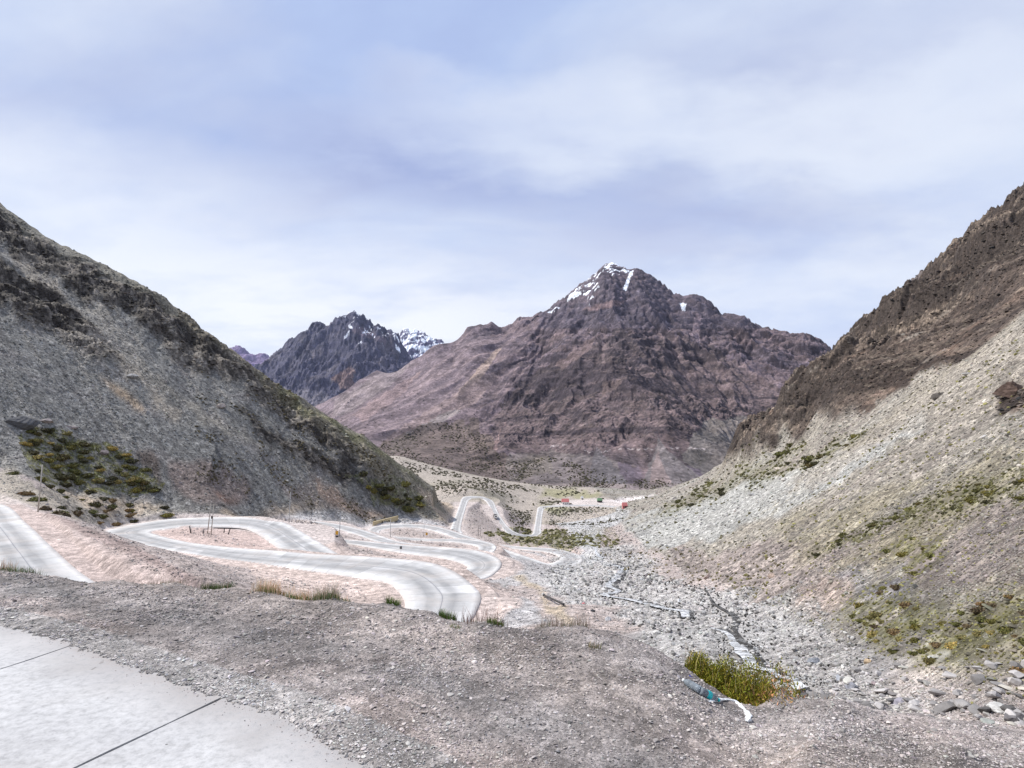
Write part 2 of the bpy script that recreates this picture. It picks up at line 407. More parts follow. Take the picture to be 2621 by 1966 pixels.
# --- foreground slab and the gravel that creeps over its rim
EDGE = [(-300,1530),(0,1599),(176,1649),(253,1681),(429,1740),(542,1783),(678,1822),(768,1866),(881,1924),(960,1966),(1150,2080)]
def flat(u, v): return np.array([sof(u, v), 1.0]) * (H0 / -rat(v))
E = np.array([flat(u, v) for u, v in EDGE])
de = np.full(XG.shape, 9.0)
nr = YG < 14
pt = np.stack([XG[nr], YG[nr]], 1)
dd = np.full(len(pt), 99.0); sgn = np.zeros(len(pt))
for i in range(len(E) - 1):
    a = E[i]; b = E[i + 1]; ab = b - a; L = ab @ ab
    t = np.clip(((pt - a) @ ab) / L, -9 if i == 0 else 0, 9 if i == len(E) - 2 else 1)
    q = pt - (a + t[:, None] * ab)
    d = np.linalg.norm(q, axis=1)
    cr = ab[0] * q[:, 1] - ab[1] * q[:, 0]
    m = d < dd
    dd[m] = d[m]; sgn[m] = np.sign(cr[m])
de[nr] = dd * sgn               # positive: beyond the slab rim
spill = de + .045 * fbm(XG * 1.6, YG * 1.6, 61, 3) + .05 * fbm(XG * 14, YG * 14, 62, 3)
onslab = (YG < 14)
ZG = np.where(onslab & (de < 1.3), np.where(spill > 0, np.maximum(.006 + np.minimum(spill, .3) * .05, -.03) + .006 * gn(XG * 11, YG * 11, 63), -.05), ZG)

# ------------------------------------------------------------------ colours (albedo)
C = np.zeros(XG.shape + (3,))
def paint(mask, rgb, a=1.0):
    m = (blur(mask, 2) if mask.dtype == bool else mask)[..., None] * a
    C[:] = C * (1 - m) + np.array(rgb) * m
_tx = np.stack([np.gradient(A_, axis=1) for A_ in (XG, YG, ZG)], -1); _ty = np.stack([np.gradient(A_, axis=0) for A_ in (XG, YG, ZG)], -1)
_n = np.cross(_tx, _ty); NZ = np.abs(_n[..., 2]) / (np.linalg.norm(_n, axis=-1) + 1e-9); del _tx, _ty, _n
n1 = fbm(XG * .05, YG * .05, 70, 4); n2 = fbm(XG * .35, YG * .35, 71, 4); n3 = fbm(XG * 1.6, YG * 1.6, 72, 3)
paint(np.ones(XG.shape), (.36, .30, .27))
paint(sstep(-.3, .8, n2), (.30, .26, .24))
# foreground gravel
fg = YG < 14
paint(fg, (.318, .28, .263))
paint(fg & True, (.25, .20, .185), 1) if False else None
paint(np.where(fg, sstep(0, .8, fbm(XG * .5 + 3, YG * .9, 74, 3)), 0), (.35, .295, .27))
paint(np.where(fg, sstep(.1, .9, fbm(XG * .6 + 9, YG * .8, 75, 3)), 0), (.232, .208, .198))
band = np.exp(-((de - 1.0) / .45) ** 2) * .65 + np.exp(-((de - 3.0) / .3) ** 2) * .3
paint(np.where(fg & (XG < 3), band * (.7 + .4 * n3), 0).clip(0, 1), (.175, .166, .163))
paint(np.where(fg & (de > 0), np.exp(-((de - 2.1) / .5) ** 2) * .6, 0).clip(0, 1), (.335, .287, .258))
paint(np.where(fg & (de < .35), .6, 0), (.37, .355, .34))
# embankment behind the crest
paint((YG > 14) & (YG < 44), (.27, .25, .24))
# slopes
strl = 1.1 * gn(fall_l_p * .07, fall_l_q * .007, 81) + .7 * gn(fall_l_p * .3, fall_l_q * .02, 82)
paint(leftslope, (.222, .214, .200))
paint(np.where(leftslope, sstep(.0, .9, strl), 0), (.30, .275, .24))
paint(np.where(leftslope, sstep(.2, 1.0, -strl), 0), (.145, .138, .132))
paint(np.where(leftslope, sstep(.1, .9, n1) * .5, 0), (.20, .175, .165))
strr = gn(YG * .05, XG * .008, 83) + .6 * gn(YG * .16, XG * .02, 84)
nearr = np.clip((YG - 30) / 100, .25, 1)
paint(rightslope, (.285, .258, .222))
paint(np.where(rightslope, sstep(.0, .9, strr) * nearr, 0), (.315, .30, .27))
paint(np.where(rightslope, sstep(.1, .9, -strr) * nearr * .8, 0), (.235, .198, .182))
# right zones
paint(zone([(1690,1400),(1850,1400),(2000,1390),(2300,1340),(2621,1290),(2900,1250),(2900,1520),(2621,1510),(2200,1490),(2050,1600),(1900,1560),(1750,1480)], 8) & rightslope, (.27, .225, .21), .75)
paint(zone([(1480,1390),(1560,1350),(1700,1300),(1850,1262),(2000,1215),(2130,1165),(2250,1110),(2340,1065),(2390,1085),(2260,1175),(2100,1260),(1900,1340),(1780,1390),(1640,1415)], 60) & rightslope, (.372, .37, .352), .8)
paint(zone([(2120,1482),(2300,1440),(2340,1520),(2330,1550),(2200,1530)], 8) & rightslope, (.24, .225, .235), .9)
paint(zone([(2040,1490),(2130,1480),(2180,1500),(2150,1570),(2060,1605),(2010,1580)], 8) & rightslope, (.33, .265, .23), .8)
paint(zone([(2440,880),(2621,830),(2800,800),(2800,1000),(2500,1050),(2300,1120),(2150,1200),(2000,1270),(2060,1200),(2250,1080)], 60) & rightslope, (.30, .265, .225), .6)
gz = [zone([(1900,1235),(2050,1172),(2200,1098),(2240,1092),(2100,1182),(1920,1255)], 60),
      zone([(2060,1400),(2250,1335),(2450,1258),(2621,1215),(2900,1130),(2900,1200),(2621,1290),(2400,1335),(2250,1375),(2080,1418)], 8),
      zone([(2240,1405),(2400,1380),(2430,1450),(2330,1500),(2290,1430)], 8),
      zone([(2140,1530),(2300,1500),(2450,1560),(2621,1520),(2900,1500),(2900,1740),(2621,1720),(2500,1735),(2350,1705),(2200,1660)], 8),
      zone([(1690,1290),(1900,1215),(2060,1130),(2060,1150),(1900,1245),(1700,1320)], 100)]
gv = [.85, .85, .85, .75, .75]
paint(blur(zone([(1950,1330),(2150,1290),(2400,1200),(2900,1100),(2900,1760),(2500,1745),(2300,1720),(2150,1640),(2180,1560),(2230,1490),(2050,1440)], 8) & rightslope, 8) * sstep(-.7, .5, n2 * .6 + n1 + .5 * n3) * .7, (.22, .194, .135))
paint(blur(rightslope, 2) * sstep(.1, .7, gn(YG * .022, XG * .006, 87) + .5 * n2) * sstep(60, 140, YG) * .55, (.235, .208, .155))
for g_, a_ in zip(gz, gv):
    paint(np.where(True, blur(g_ & rightslope, 6) * sstep(-.5, .6, n2 + .7 * n3) * a_, 0), (.098, .095, .036))
# steep rock shows dark, ledges hold pale debris
# left zones
tan_ = zone([(40,640),(100,705),(220,835),(320,920),(390,985),(460,1065),(445,1075),(330,965),(270,905),(180,825),(70,720)], 150, 520)
paint(tan_, (.36, .31, .25), .8)
paint(zone([(250,962),(310,993),(375,1046),(366,1052),(298,1008)], 150, 520, True), (.45, .33, .22), .9)
paint(zone([(330,900),(420,980),(560,1070),(700,1150),(690,1160),(520,1080),(400,1000)], 150, 520), (.30, .27, .225), .7)
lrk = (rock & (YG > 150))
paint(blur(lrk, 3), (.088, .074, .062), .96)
paint(np.where(lrk, sstep(.2, .8, fbm(XG * .09, YG * .13, 85, 3)), 0), (.27, .24, .21))
paint(np.where(lrk, sstep(.15, .8, fbm(XG * .07, YG * .11, 86, 3)), 0), (.045, .039, .034))
bedshade_l = fbm(fall_l_p * .03 + 5, fall_l_q * .06 + ZG * .05, 98, 5, .62)  # dark rock beds, with crevice and ledge shade put into their colour
paint(blur(lrk, 3) * sstep(-.15, .2, bedshade_l) * .92, (.036, .031, .027)); paint(blur(lrk, 2) * sstep(.4, .75, -bedshade_l) * .8, (.31, .275, .235))
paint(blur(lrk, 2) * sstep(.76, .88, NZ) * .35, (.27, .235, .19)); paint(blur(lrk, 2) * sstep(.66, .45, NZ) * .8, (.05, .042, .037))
paint(blur(leftslope & (YG > 362), 3) * .75, (.235, .205, .15)); paint(np.where(lrk, sstep(.1, .6, fbm(XG * .22, YG * .22, 88, 3)) * .5, 0), (.26, .23, .20))
paint(zone([(0,500),(150,600),(350,710),(430,760),(420,790),(330,745),(200,690),(100,640),(0,570)], 330, 520), (.20, .185, .15), .7)
paint(zone([(660,960),(800,1045),(930,1120),(1060,1215),(1130,1262),(1040,1215),(900,1125),(760,1040)], 300, 520), (.165, .16, .075), .75)
gl = zone([(50,1105),(150,1098),(230,1128),(330,1155),(355,1200),(410,1240),(410,1268),(330,1268),(230,1250),(150,1236),(95,1205),(50,1150)], 100, 420)
paint(np.where(gl, sstep(-.7, .5, n2 + n3 * .7), 0), (.115, .112, .035))
paint(zone([(345,1155),(395,1160),(410,1245),(370,1220)], 100, 420), (.085, .065, .055), .9)
paint(zone([(430,1180),(560,1185),(650,1225),(600,1292),(470,1292),(430,1250)], 150, 420), (.225, .175, .155), .8)
paint(zone([(560,1255),(610,1258),(600,1275),(550,1272)], 150, 420), (.27, .155, .11), .7)
paint(zone([(800,1225),(850,1258),(960,1308),(995,1332),(930,1328),(845,1290)], 150, 420), (.46, .33, .245), .9)
paint(zone([(700,1225),(800,1240),(850,1300),(740,1270)], 150, 420), (.30, .24, .205), .7)
paint(zone([(-300,1110),(0,1210),(100,1235),(200,1268),(440,1300),(430,1330),(200,1330),(0,1285),(-300,1220)], 100, 215), (.29, .255, .205), .85)
paint(zone([(150,1262),(290,1275),(440,1302),(330,1312),(200,1292)], 100, 230), (.40, .32, .24), .8)
paint(zone([(560,1312),(680,1298),(800,1272),(850,1292),(720,1326),(600,1326)], 150, 340), (.37, .30, .235), .85)
paint(np.where(zone([(890,1225),(1000,1225),(1085,1270),(1105,1300),(1040,1312),(955,1292)], 200, 460), sstep(-.5, .5, n2), 0), (.13, .13, .055), .8)
paint(zone([(1060,1238),(1150,1288),(1178,1330),(1140,1340),(1100,1292)], 250, 600), (.46, .37, .29), .85)
# pale aprons around the road benches
paint(zone([(690,1330),(800,1303),(870,1310),(960,1345),(1010,1372),(880,1335),(760,1330)], 200, 330, True), (.42, .40, .39), .9)
paint(zone([(960,1348),(1030,1322),(1080,1325),(1170,1355),(1200,1372),(1080,1338)], 230, 380, True), (.42, .40, .39), .9)
paint(zone([(1160,1410),(1300,1400),(1560,1440),(1500,1460),(1460,1520),(1330,1500),(1250,1480)], 60, 330), (.36, .345, .335), .8)
paint(zone([(1235,1525),(1330,1530),(1420,1600),(1200,1610)], 45, 110), (.34, .33, .325), .8)
paint(zone([(1310,1470),(1345,1480),(1480,1590),(1440,1590),(1360,1520)], 45, 130), (.36, .29, .20), .7)
paint((dist < 5) & (YG > 40) & (VG > 1395), (.43, .35, .31), .8)
paint((dist < 3.5) & (YG > 40) & (VG <= 1395), (.46, .40, .37), .7)
isl = zone([(385,1362),(480,1350),(580,1348),(660,1362),(730,1412),(600,1404),(480,1390)], 100, 220, True)
paint(isl, (.43, .33, .29), .85)
paint(zone([(0,1270),(100,1310),(280,1372),(380,1420),(560,1505),(100,1490)], 40, 135, True), (.40, .32, .285), .9)
paint(zone([(100,1305),(230,1352),(330,1390),(460,1455),(570,1510),(500,1500),(380,1440),(250,1385)], 40, 135, True), (.25, .19, .17), .8)
paint(zone([(620,1440),(800,1465),(950,1490),(1030,1530),(1030,1560),(700,1530)], 50, 110, True), (.44, .355, .31), .9)
# valley bed, greens and gravel far off
paint(blur(bed & (YG < 250), 5) * .8, (.375, .36, .34)); paint(blur(bed & (YG < 30), 6) * .6, (.28, .258, .24))
paint(zone([(1380,1300),(1470,1300),(1620,1303),(1590,1330),(1520,1390),(1560,1450),(1500,1440),(1440,1360)], 150, 800), (.40, .395, .385), .85)
paint(np.where(zone([(1230,1358),(1330,1350),(1420,1362),(1520,1400),(1440,1408),(1330,1396)], 230, 560), sstep(-.6, .4, n2), 0), (.15, .145, .06), .9)
paint(np.where(zone([(1500,1345),(1580,1345),(1600,1385),(1540,1400),(1480,1390)], 230, 560), sstep(-.2, .6, n2), 0), (.15, .13, .07), .8)
farv = (YG > 560) & ~leftslope & ~rightslope
paint(np.where(farv, 1.0, 0), (.34, .295, .25))
paint(np.where(farv, sstep(0, .7, fbm(XG * .02, YG * .012, 91, 3)), 0), (.24, .215, .17))
paint(zone([(1385,1250),(1470,1250),(1540,1266),(1530,1278),(1390,1276)], 700, 1200), (.265, .245, .14), .8)
paint(zone([(1385,1296),(1470,1300),(1450,1312),(1390,1312)], 600, 800), (.28, .27, .15), .7)
paint(zone([(1440,1282),(1530,1275),(1640,1290),(1600,1298),(1400,1297)], 700, 950, True), (.50, .44, .41), .85)
paint(zone([(1560,1283),(1600,1272),(1720,1266),(1720,1290),(1610,1288)], 700, 1000, True), (.66, .60, .58), .95)
# right rocks
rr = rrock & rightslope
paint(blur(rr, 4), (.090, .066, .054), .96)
paint(np.where(rr, sstep(.15, .7, fbm(XG * .02, YG * .02 + ZG * .11, 93, 4)) * .85, 0), (.235, .19, .15))
paint(np.where(rr, sstep(.2, .9, fbm(XG * .035 + 7, YG * .05 + ZG * .07, 94, 4)), 0), (.065, .052, .046))
paint(np.where(rr, sstep(.45, 1., fbm(XG * .02 + 3, YG * .02, 95, 3)) * .4, 0), (.22, .14, .10))
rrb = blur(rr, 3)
bedshade_r = fbm((XG + YG * .6) * .012, (ZG - .15 * XG) * .07, 96, 5, .62)  # bedding noise; its dark lines also paint in shade of ledges and cracks
paint(rrb * sstep(-.1, .25, bedshade_r) * .92, (.036, .027, .023)); paint(rrb * sstep(.3, .65, -bedshade_r) * .8, (.235, .185, .145))
paint(rrb * sstep(.55, 1.0, fbm(XG * .05, YG * .05 + ZG * .1, 97, 4)) * .6, (.30, .265, .225))
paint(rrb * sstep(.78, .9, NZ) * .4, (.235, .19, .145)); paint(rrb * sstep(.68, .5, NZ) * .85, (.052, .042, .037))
paint(np.where(rightslope & rrock & (YG > 800) & (UG > 2200), .7, 0), (.135, .115, .115))
paint(np.where((leftslope | rightslope) & ~rrock & ~lrk, sstep(.55, 1.1, n3 + .5 * n2) * .45, 0), (.40, .39, .37))
# mottling of every surface
mot = 1 + .19 * n2 + .17 * n3 + .13 * n1
C *= np.clip(mot, .55, 1.5)[..., None]
C *= np.where((leftslope | rightslope | (YG < 14))[..., None], np.array((1.01, 1.0, .98)), 1.0)
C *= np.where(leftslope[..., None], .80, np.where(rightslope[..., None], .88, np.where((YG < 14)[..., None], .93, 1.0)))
C = np.clip(C, .02, .9)

# ------------------------------------------------------------------ object helpers
def tag(o, label=None, cat=None, group=None, kind=None):
    if label: o['label'] = label
    if cat: o['category'] = cat
    if group: o['group'] = group
    if kind: o['kind'] = kind
    return o

def npmesh(name, verts, quads, colors=None, tris=None, smooth=True):
    me = bpy.data.meshes.new(name)
    verts = np.asarray(verts, np.float32).reshape(-1, 3)
    me.vertices.add(len(verts)); me.vertices.foreach_set('co', verts.ravel())
    li = []; st = []; n = 0
    parts = []
    if quads is not None and len(quads):
        q = np.asarray(quads, np.int32); parts.append((q, 4))
    if tris is not None and len(tris):
        q = np.asarray(tris, np.int32); parts.append((q, 3))
    loops = np.concatenate([p.ravel() for p, k_ in parts])
    starts = []; o = 0
    for p, k_ in parts:
        starts.append(o + np.arange(len(p)) * k_); o += len(p) * k_
    starts = np.concatenate(starts).astype(np.int32)
    me.loops.add(len(loops)); me.loops.foreach_set('vertex_index', loops.astype(np.int32))
    me.polygons.add(len(starts)); me.polygons.foreach_set('loop_start', starts)
    me.update(calc_edges=True)
    me.polygons.foreach_set('use_smooth', np.full(len(starts), smooth, dtype=bool))
    if colors is not None:
        a = me.attributes.new('col', 'FLOAT_COLOR', 'POINT')
        c4 = np.ones((len(verts), 4), np.float32); c4[:, :3] = np.asarray(colors).reshape(-1, 3)
        a.data.foreach_set('color', c4.ravel())
    return me

def link(name, me, mat=None, parent=None):
    o = bpy.data.objects.new(name, me); col.objects.link(o)
    if mat: me.materials.append(mat)
    if parent: o.parent = parent
    return o

def empty(name, loc, rz=0):
    o = bpy.data.objects.new(name, None); col.objects.link(o)
    o.location = loc; o.rotation_euler.z = rz; o.empty_display_size = .2
    return o

# ------------------------------------------------------------------ materials
def nodes(name):
    m = bpy.data.materials.new(name); m.use_nodes = True
    nt = m.node_tree
    b = nt.nodes['Principled BSDF']
    b.inputs['Roughness'].default_value = .92
    b.inputs['Specular IOR Level'].default_value = .15
    return m, nt, b
def N(nt, t, **kw):
    n = nt.nodes.new(t)
    for k_, v in kw.items():
        if k_.startswith('i_'): n.inputs[k_[2:].replace('_', ' ')].default_value = v
        else: setattr(n, k_, v)
    return n
def ramp(nt, fac, stops):
    r = nt.nodes.new('ShaderNodeValToRGB')
    e = r.color_ramp.elements
    while len(e) < len(stops): e.new(.5)
    for i, (p, c) in enumerate(stops):
        e[i].position = p; e[i].color = (*c, 1) if len(c) == 3 else c
    nt.links.new(fac, r.inputs[0])
    return r.outputs[0]
def mix(nt, a, b, f, mode='MIX'):
    m = nt.nodes.new('ShaderNodeMix'); m.data_type = 'RGBA'; m.blend_type = mode
    for s_, v in ((m.inputs[0], f), (m.inputs[6], a), (m.inputs[7], b)):
        if hasattr(v, 'links'): nt.links.new(v, s_)
        elif isinstance(v, (int, float)): s_.default_value = v
        else: s_.default_value = (*v, 1)
    return m.outputs[2]

def terrain_mat(name, scale, bump, contrast=(.55, 1.5), vor=None, speck=.5):
    m, nt, b = nodes(name)
    at_ = N(nt, 'ShaderNodeAttribute', attribute_name='col')
    g = N(nt, 'ShaderNodeNewGeometry')
    nz = N(nt, 'ShaderNodeTexNoise', i_Scale=scale, i_Detail=13.0, i_Roughness=.78)
    nt.links.new(g.outputs['Position'], nz.inputs['Vector'])
    lo_, hi_ = contrast
    v = ramp(nt, nz.outputs[0], [(.30, (lo_,) * 3), (.5, (1, 1, 1)), (.70, (hi_,) * 3)])
    c = mix(nt, at_.outputs['Color'], v, 1.0, 'MULTIPLY')
    h = nz.outputs[0]
    if vor:
        for sc_, st_ in vor:
            vo = N(nt, 'ShaderNodeTexVoronoi', i_Scale=sc_, i_Randomness=1.0)
            nt.links.new(g.outputs['Position'], vo.inputs['Vector'])
            bw = N(nt, 'ShaderNodeRGBToBW'); nt.links.new(vo.outputs['Color'], bw.inputs[0])
            vv = ramp(nt, bw.outputs[0], [(.15, (1 - speck * .6 * st_,) * 3), (.5, (1, 1, 1)), (.85, (1 + speck * st_,) * 3)])
            c = mix(nt, c, vv, 1.0, 'MULTIPLY')
    nt.links.new(c, b.inputs['Base Color'])
    bp = N(nt, 'ShaderNodeBump', i_Strength=bump, i_Distance=.6 / scale * .2)
    nt.links.new(h, bp.inputs['Height']); nt.links.new(bp.outputs[0], b.inputs['Normal'])
    return m
M_ground = terrain_mat('stony_ground', .9, .9, (.32, 1.75), [(60.0, 1.0), (9.0, .7), (1.4, .45)])
M_slope = terrain_mat('scree_and_rock', .5, 1.0, (.28, 1.85), [(2.6, .9), (.8, .7)])
M_mtn = terrain_mat('mountain_rock', .016, 1.0, (.28, 1.85), [(.12, .7)])

# ------------------------------------------------------------------ ground meshes (split into the plain, the two hillsides)
nR, nC = XG.shape
V = np.stack([XG, YG, ZG], -1).reshape(-1, 3)
idx = np.arange(nR * nC).reshape(nR, nC)
quads = np.stack([idx[:-1, :-1], idx[:-1, 1:], idx[1:, 1:], idx[1:, :-1]], -1)
lab = np.zeros((nR, nC), int); lab[leftslope | ((YG > 330) & (XG < -40) & (YG < 560))] = 1; lab[rightslope & (YG > 9)] = 2
ql = lab[:-1, :-1]
CF = C.reshape(-1, 3)
def sub(q):
    u, inv = np.unique(q, return_inverse=True)
    return V[u], inv.reshape(q.shape), CF[u]
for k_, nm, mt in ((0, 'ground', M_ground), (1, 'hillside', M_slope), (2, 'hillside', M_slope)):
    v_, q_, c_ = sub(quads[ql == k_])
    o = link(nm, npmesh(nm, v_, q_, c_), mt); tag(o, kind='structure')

# ------------------------------------------------------------------ far mountains
def mountain(name, pts, srange, yrange, nx, ny, disp, color, mat=M_mtn):
    r = RBF(pts, 3.0)
    s = np.linspace(*srange, int(nx * DET)); y = np.geomspace(*yrange, int(ny * DET))
    sq_ = np.linspace(srange[0], srange[1], 260); lq_ = np.linspace(math.log(yrange[0]), math.log(yrange[1]), 260)
    g_ = r.grid(sq_, lq_)
    S, Y = np.meshgrid(s, y)
    rho_ = bilin(g_, (np.log(Y) - lq_[0]) / (lq_[1] - lq_[0]), (S - sq_[0]) / (sq_[1] - sq_[0]))
    X = S * Y; Z = H0 + rho_ * Y
    Z0 = Z.copy()
    Z = Z + disp(X, Y, Z)
    U_, V_ = proj(X, Y, Z)
    tx = np.stack([np.gradient(A_, axis=1) for A_ in (X, Y, Z)], -1); ty = np.stack([np.gradient(A_, axis=0) for A_ in (X, Y, Z)], -1)
    n_ = np.cross(tx, ty); nz_ = np.abs(n_[..., 2]) / (np.linalg.norm(n_, axis=-1) + 1e-9)
    c = color(X, Y, Z, U_, V_, nz_)
    i_ = np.arange(X.size).reshape(X.shape)
    q = np.stack([i_[:-1, :-1], i_[:-1, 1:], i_[1:, 1:], i_[1:, :-1]], -1).reshape(-1, 4)
    o = link(name, npmesh(name, np.stack([X, Y, Z], -1), q, np.clip(np.where(c.max(-1, keepdims=True) > .6, c, c * np.array((.83, .80, .86))), .015, .9)), mat)
    tag(o, kind='structure')
    return X, Y, Z, U_, V_
def mp(lst): return [at(*p) for p in lst]

MS = [(500,1230),(700,1115),(760,1080),(810,1041),(853,1019),(915,974),(962,947),(1052,920),(1106,884),(1131,877),(1196,841),(1233,838),(1259,834),(1336,808),(1381,797),(1426,781),(1453,758),(1480,731),(1516,704),(1534,690),
      (1553,673),(1575,672),(1593,686),(1616,694),(1634,688),(1670,706),(1702,736),(1720,758),(1747,776),(1774,764),(1801,774),(1824,794),(1855,821),(1878,818),(1905,821),(1932,849),(1968,858),(2014,871),
      (2059,876),(2086,889),(2118,907),(2250,960),(2450,1060),(2700,1180)]
def ridgeD(u): return float(np.interp(u, [500,900,1200,1560,1640,1900,2120,2700], [2700,3000,3200,3550,3500,3100,2900,2500]))
mpts = []
for u, v in MS:
    D = ridgeD(u); mpts.append(at(u, v, D))
    p = at(u, v, D)
    for f_, dz_ in ((1.04, -40), (1.2, -260), (1.45, -520)):
        mpts.append(np.array([p[0] * f_, p[1] * f_, max(p[2] + dz_, -150)]))
us = np.arange(500, 2701, 110)
su = np.array([m_[0] for m_ in MS]); sv = np.array([m_[1] for m_ in MS])
for u in us:
    vs = np.interp(u, su, sv); Dr = ridgeD(u)
    vb = float(np.interp(u, [500,900,1000,1200,1330,1500,1700,2700], [1215,1195,1185,1222,1243,1254,1254,1250]))
    Db = 1180.0
    mpts.append(at(u, vb, Db)); p = at(u, vb, Db); mpts.append(np.array([p[0] * .93, p[1] * .93, p[2] - 30]))
    for t in (.12, .28, .45, .62, .8):
        # fans are gentle, the face above is steep; the middle buttress stands forward
        v = vb + (vs - vb) * t
        bul = math.exp(-((u - 1600) / 260) ** 2)
        tt = t ** (.8 + .45 * bul)
        mpts.append(at(u, v, Db + (Dr - Db) * tt))
pk = at(1565, 672, 3550)
def rad(X, Y): return np.arctan2(X - pk[0], pk[1] + 250 - Y), np.hypot(X - pk[0], Y - pk[1] - 250)
MDISP = {}
def mdisp(X, Y, Z):
    ph, r = rad(X, Y)
    w = sstep(1200, 1700, Y)
    wx = X + 60 * gn(X * .004, Y * .004, 130); wy = Y + 60 * gn(X * .004, Y * .004, 131)
    g_ = 46 * ridged(ph * 5 + .25 * gn(X * .004, Y * .004, 132), r * .0007, 101, 3, .55) * sstep(100, 900, r)
    a = 15 * ridged(wx * .0036, wy * .003, 103, 6, .6) + 5.5 * ridged(wx * .017, wy * .011, 107, 4, .6)
    st_ = sstep(.2, .7, ((Z + 26 * gn(X * .003, Y * .003, 105)) / 46.0) % 1) * 17 * sstep(120, 400, Z) - 7
    U_, V_ = proj(X, Y, Z); lf = sstep(1480, 1200, U_ + (V_ - 900) * .45) * sstep(820, 870, V_)
    return w * ((g_ * .5 + st_ * .1) * lf + (g_ + st_) * (1 - lf) + a * (1 - .86 * lf)) * (.55 + .45 * sstep(3600, 2600, Y)) - w * 25
def mzone(U_, V_, poly, seed=0, amp=9, sc_=26):
    pu = U_ + amp * fbm(U_ / sc_, V_ / sc_, 140 + seed, 3); pv = V_ + amp * .8 * fbm(U_ / sc_, V_ / sc_, 150 + seed, 3)
    return inpoly(pu, pv, poly)
def mcolor(X, Y, Z, U_, V_, D_):
    c = np.zeros(X.shape + (3,))
    def p(m, rgb, a=1.0):
        m = (m.astype(float) if m.dtype == bool else m)[..., None] * a
        c[:] = c * (1 - m) + np.array(rgb) * m
    ph, r = rad(X, Y)
    st_ = gn(ph * 26 + .4 * gn(X * .006, Y * .006, 160), r * .0011, 161) + .6 * gn(ph * 70, r * .002, 162)
    nA = fbm(X * .004, Y * .004, 163, 5, .6); nB = fbm(X * .02, Y * .02, 164, 4, .6)
    p(np.ones(X.shape), (.17, .138, .146))
    p(sstep(.0, .9, st_), (.22, .165, .150)); p(sstep(.1, 1.0, -st_), (.125, .108, .118))
    p(sstep(.2, .9, nA) * .7, (.21, .155, .14))
    leftf = sstep(1450, 1150, U_ + (V_ - 900) * .3)
    p(leftf * .7, (.245, .198, .195)); p(leftf * sstep(-.1, .9, st_) * .85, (.35, .28, .265))
    p(leftf * sstep(.2, 1, -st_) * .7, (.165, .145, .15))
    buttress = mzone(U_, V_, [(1453,920),(1584,845),(1670,860),(1810,885),(1968,984),(2060,1060),(1990,1080),(1878,1075),(1800,1190),(1650,1200),(1500,1165),(1335,1165),(1225,1140),(1300,1010),(1380,950)], 1, 14, 40)
    p(buttress, (.098, .080, .076), .82)
    p(np.where(buttress, sstep(.2, .9, nB) * .7, 0), (.165, .135, .115)); p(np.where(buttress, sstep(.0, .8, nA), 0), (.15, .118, .098), .4)
    p(np.where(buttress, sstep(.2, .9, -nB), 0), (.06, .052, .055), .8)
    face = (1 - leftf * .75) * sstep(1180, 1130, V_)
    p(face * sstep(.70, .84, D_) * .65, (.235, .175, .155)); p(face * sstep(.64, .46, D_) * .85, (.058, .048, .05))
    p((1 - leftf) * sstep(.45, 1.0, st_) * .6, (.27, .21, .195))
    bz_ = fbm(X * .0012 + Z * .001, Z * .021 + .004 * X * 0, 180, 4, .6)
    p(face * sstep(.1, .5, bz_) * .75, (.055, .046, .05)); p(face * sstep(.25, .7, -bz_) * .6, (.235, .18, .165))
    top = (V_ < 840) & (U_ > 1380) & (U_ < 2200)
    p(np.where(top, .55, 0), (.11, .098, .115))
    p(np.where(top, sstep(.2, .8, nB) * .6, 0), (.17, .15, .165))
    for poly, rgb, a in [([(1489,792),(1562,768),(1600,770),(1580,785),(1510,797)], (.28,.20,.18), .6),
                         ([(1780,800),(1795,805),(1790,880),(1770,850)], (.30,.235,.23), .8),
                         ([(1420,935),(1490,880),(1540,850),(1500,905),(1440,945)], (.25,.185,.16), .5),
                         ([(1262,900),(1285,890),(1240,960),(1190,1005),(1160,1020),(1200,970)], (.40,.31,.24), .85),
                         ([(1160,1010),(1240,960),(1300,940),(1220,1030),(1080,1100),(960,1150),(1000,1110)], (.29,.225,.195), .7),
                         ([(860,1020),(960,960),(1060,925),(1000,985),(900,1050),(850,1070)], (.29,.245,.225), .8),
                         ([(900,1060),(1020,985),(1080,950),(1030,1010),(930,1080)], (.32,.24,.215), .7),
                         ([(1000,1130),(1150,1050),(1180,1050),(1080,1120),(1000,1165)], (.27,.245,.22), .7),
                         ([(1255,1150),(1295,1075),(1300,1066),(1280,1110),(1268,1155)], (.34,.24,.205), .7),
                         ([(1545,980),(1600,965),(1590,985),(1540,1015)], (.20,.15,.125), .5)]:
        p(mzone(U_, V_, poly, 3, 5, 18), rgb, a)
    # shrubby brown foot on the left, fans on the right
    p(mzone(U_, V_, [(960,1150),(1100,1080),(1220,1080),(1300,1180),(1350,1260),(1200,1250),(1000,1190)], 4, 16, 40), (.16, .128, .10), .8)
    p(mzone(U_, V_, [(1300,1165),(1420,1155),(1560,1170),(1620,1260),(1300,1260)], 5, 10, 30), (.20, .178, .15), .7)
    p(mzone(U_, V_, [(1330,1170),(1400,1165),(1420,1210),(1320,1230)], 5, 10, 30), (.20, .18, .125), .35)
    p(mzone(U_, V_, [(1684,1118),(1705,1150),(1805,1232),(1800,1260),(1630,1260),(1645,1232),(1678,1150)], 6, 4, 20), (.225, .205, .185), .8)
    p(mzone(U_, V_, [(1684,1150),(1700,1200),(1720,1240),(1660,1240),(1672,1190)], 6, 4, 20), (.33, .26, .225), .7)
    p(mzone(U_, V_, [(1525,1142),(1550,1170),(1610,1235),(1600,1245),(1510,1232),(1515,1180)], 6, 4, 20), (.165, .155, .15), .7)
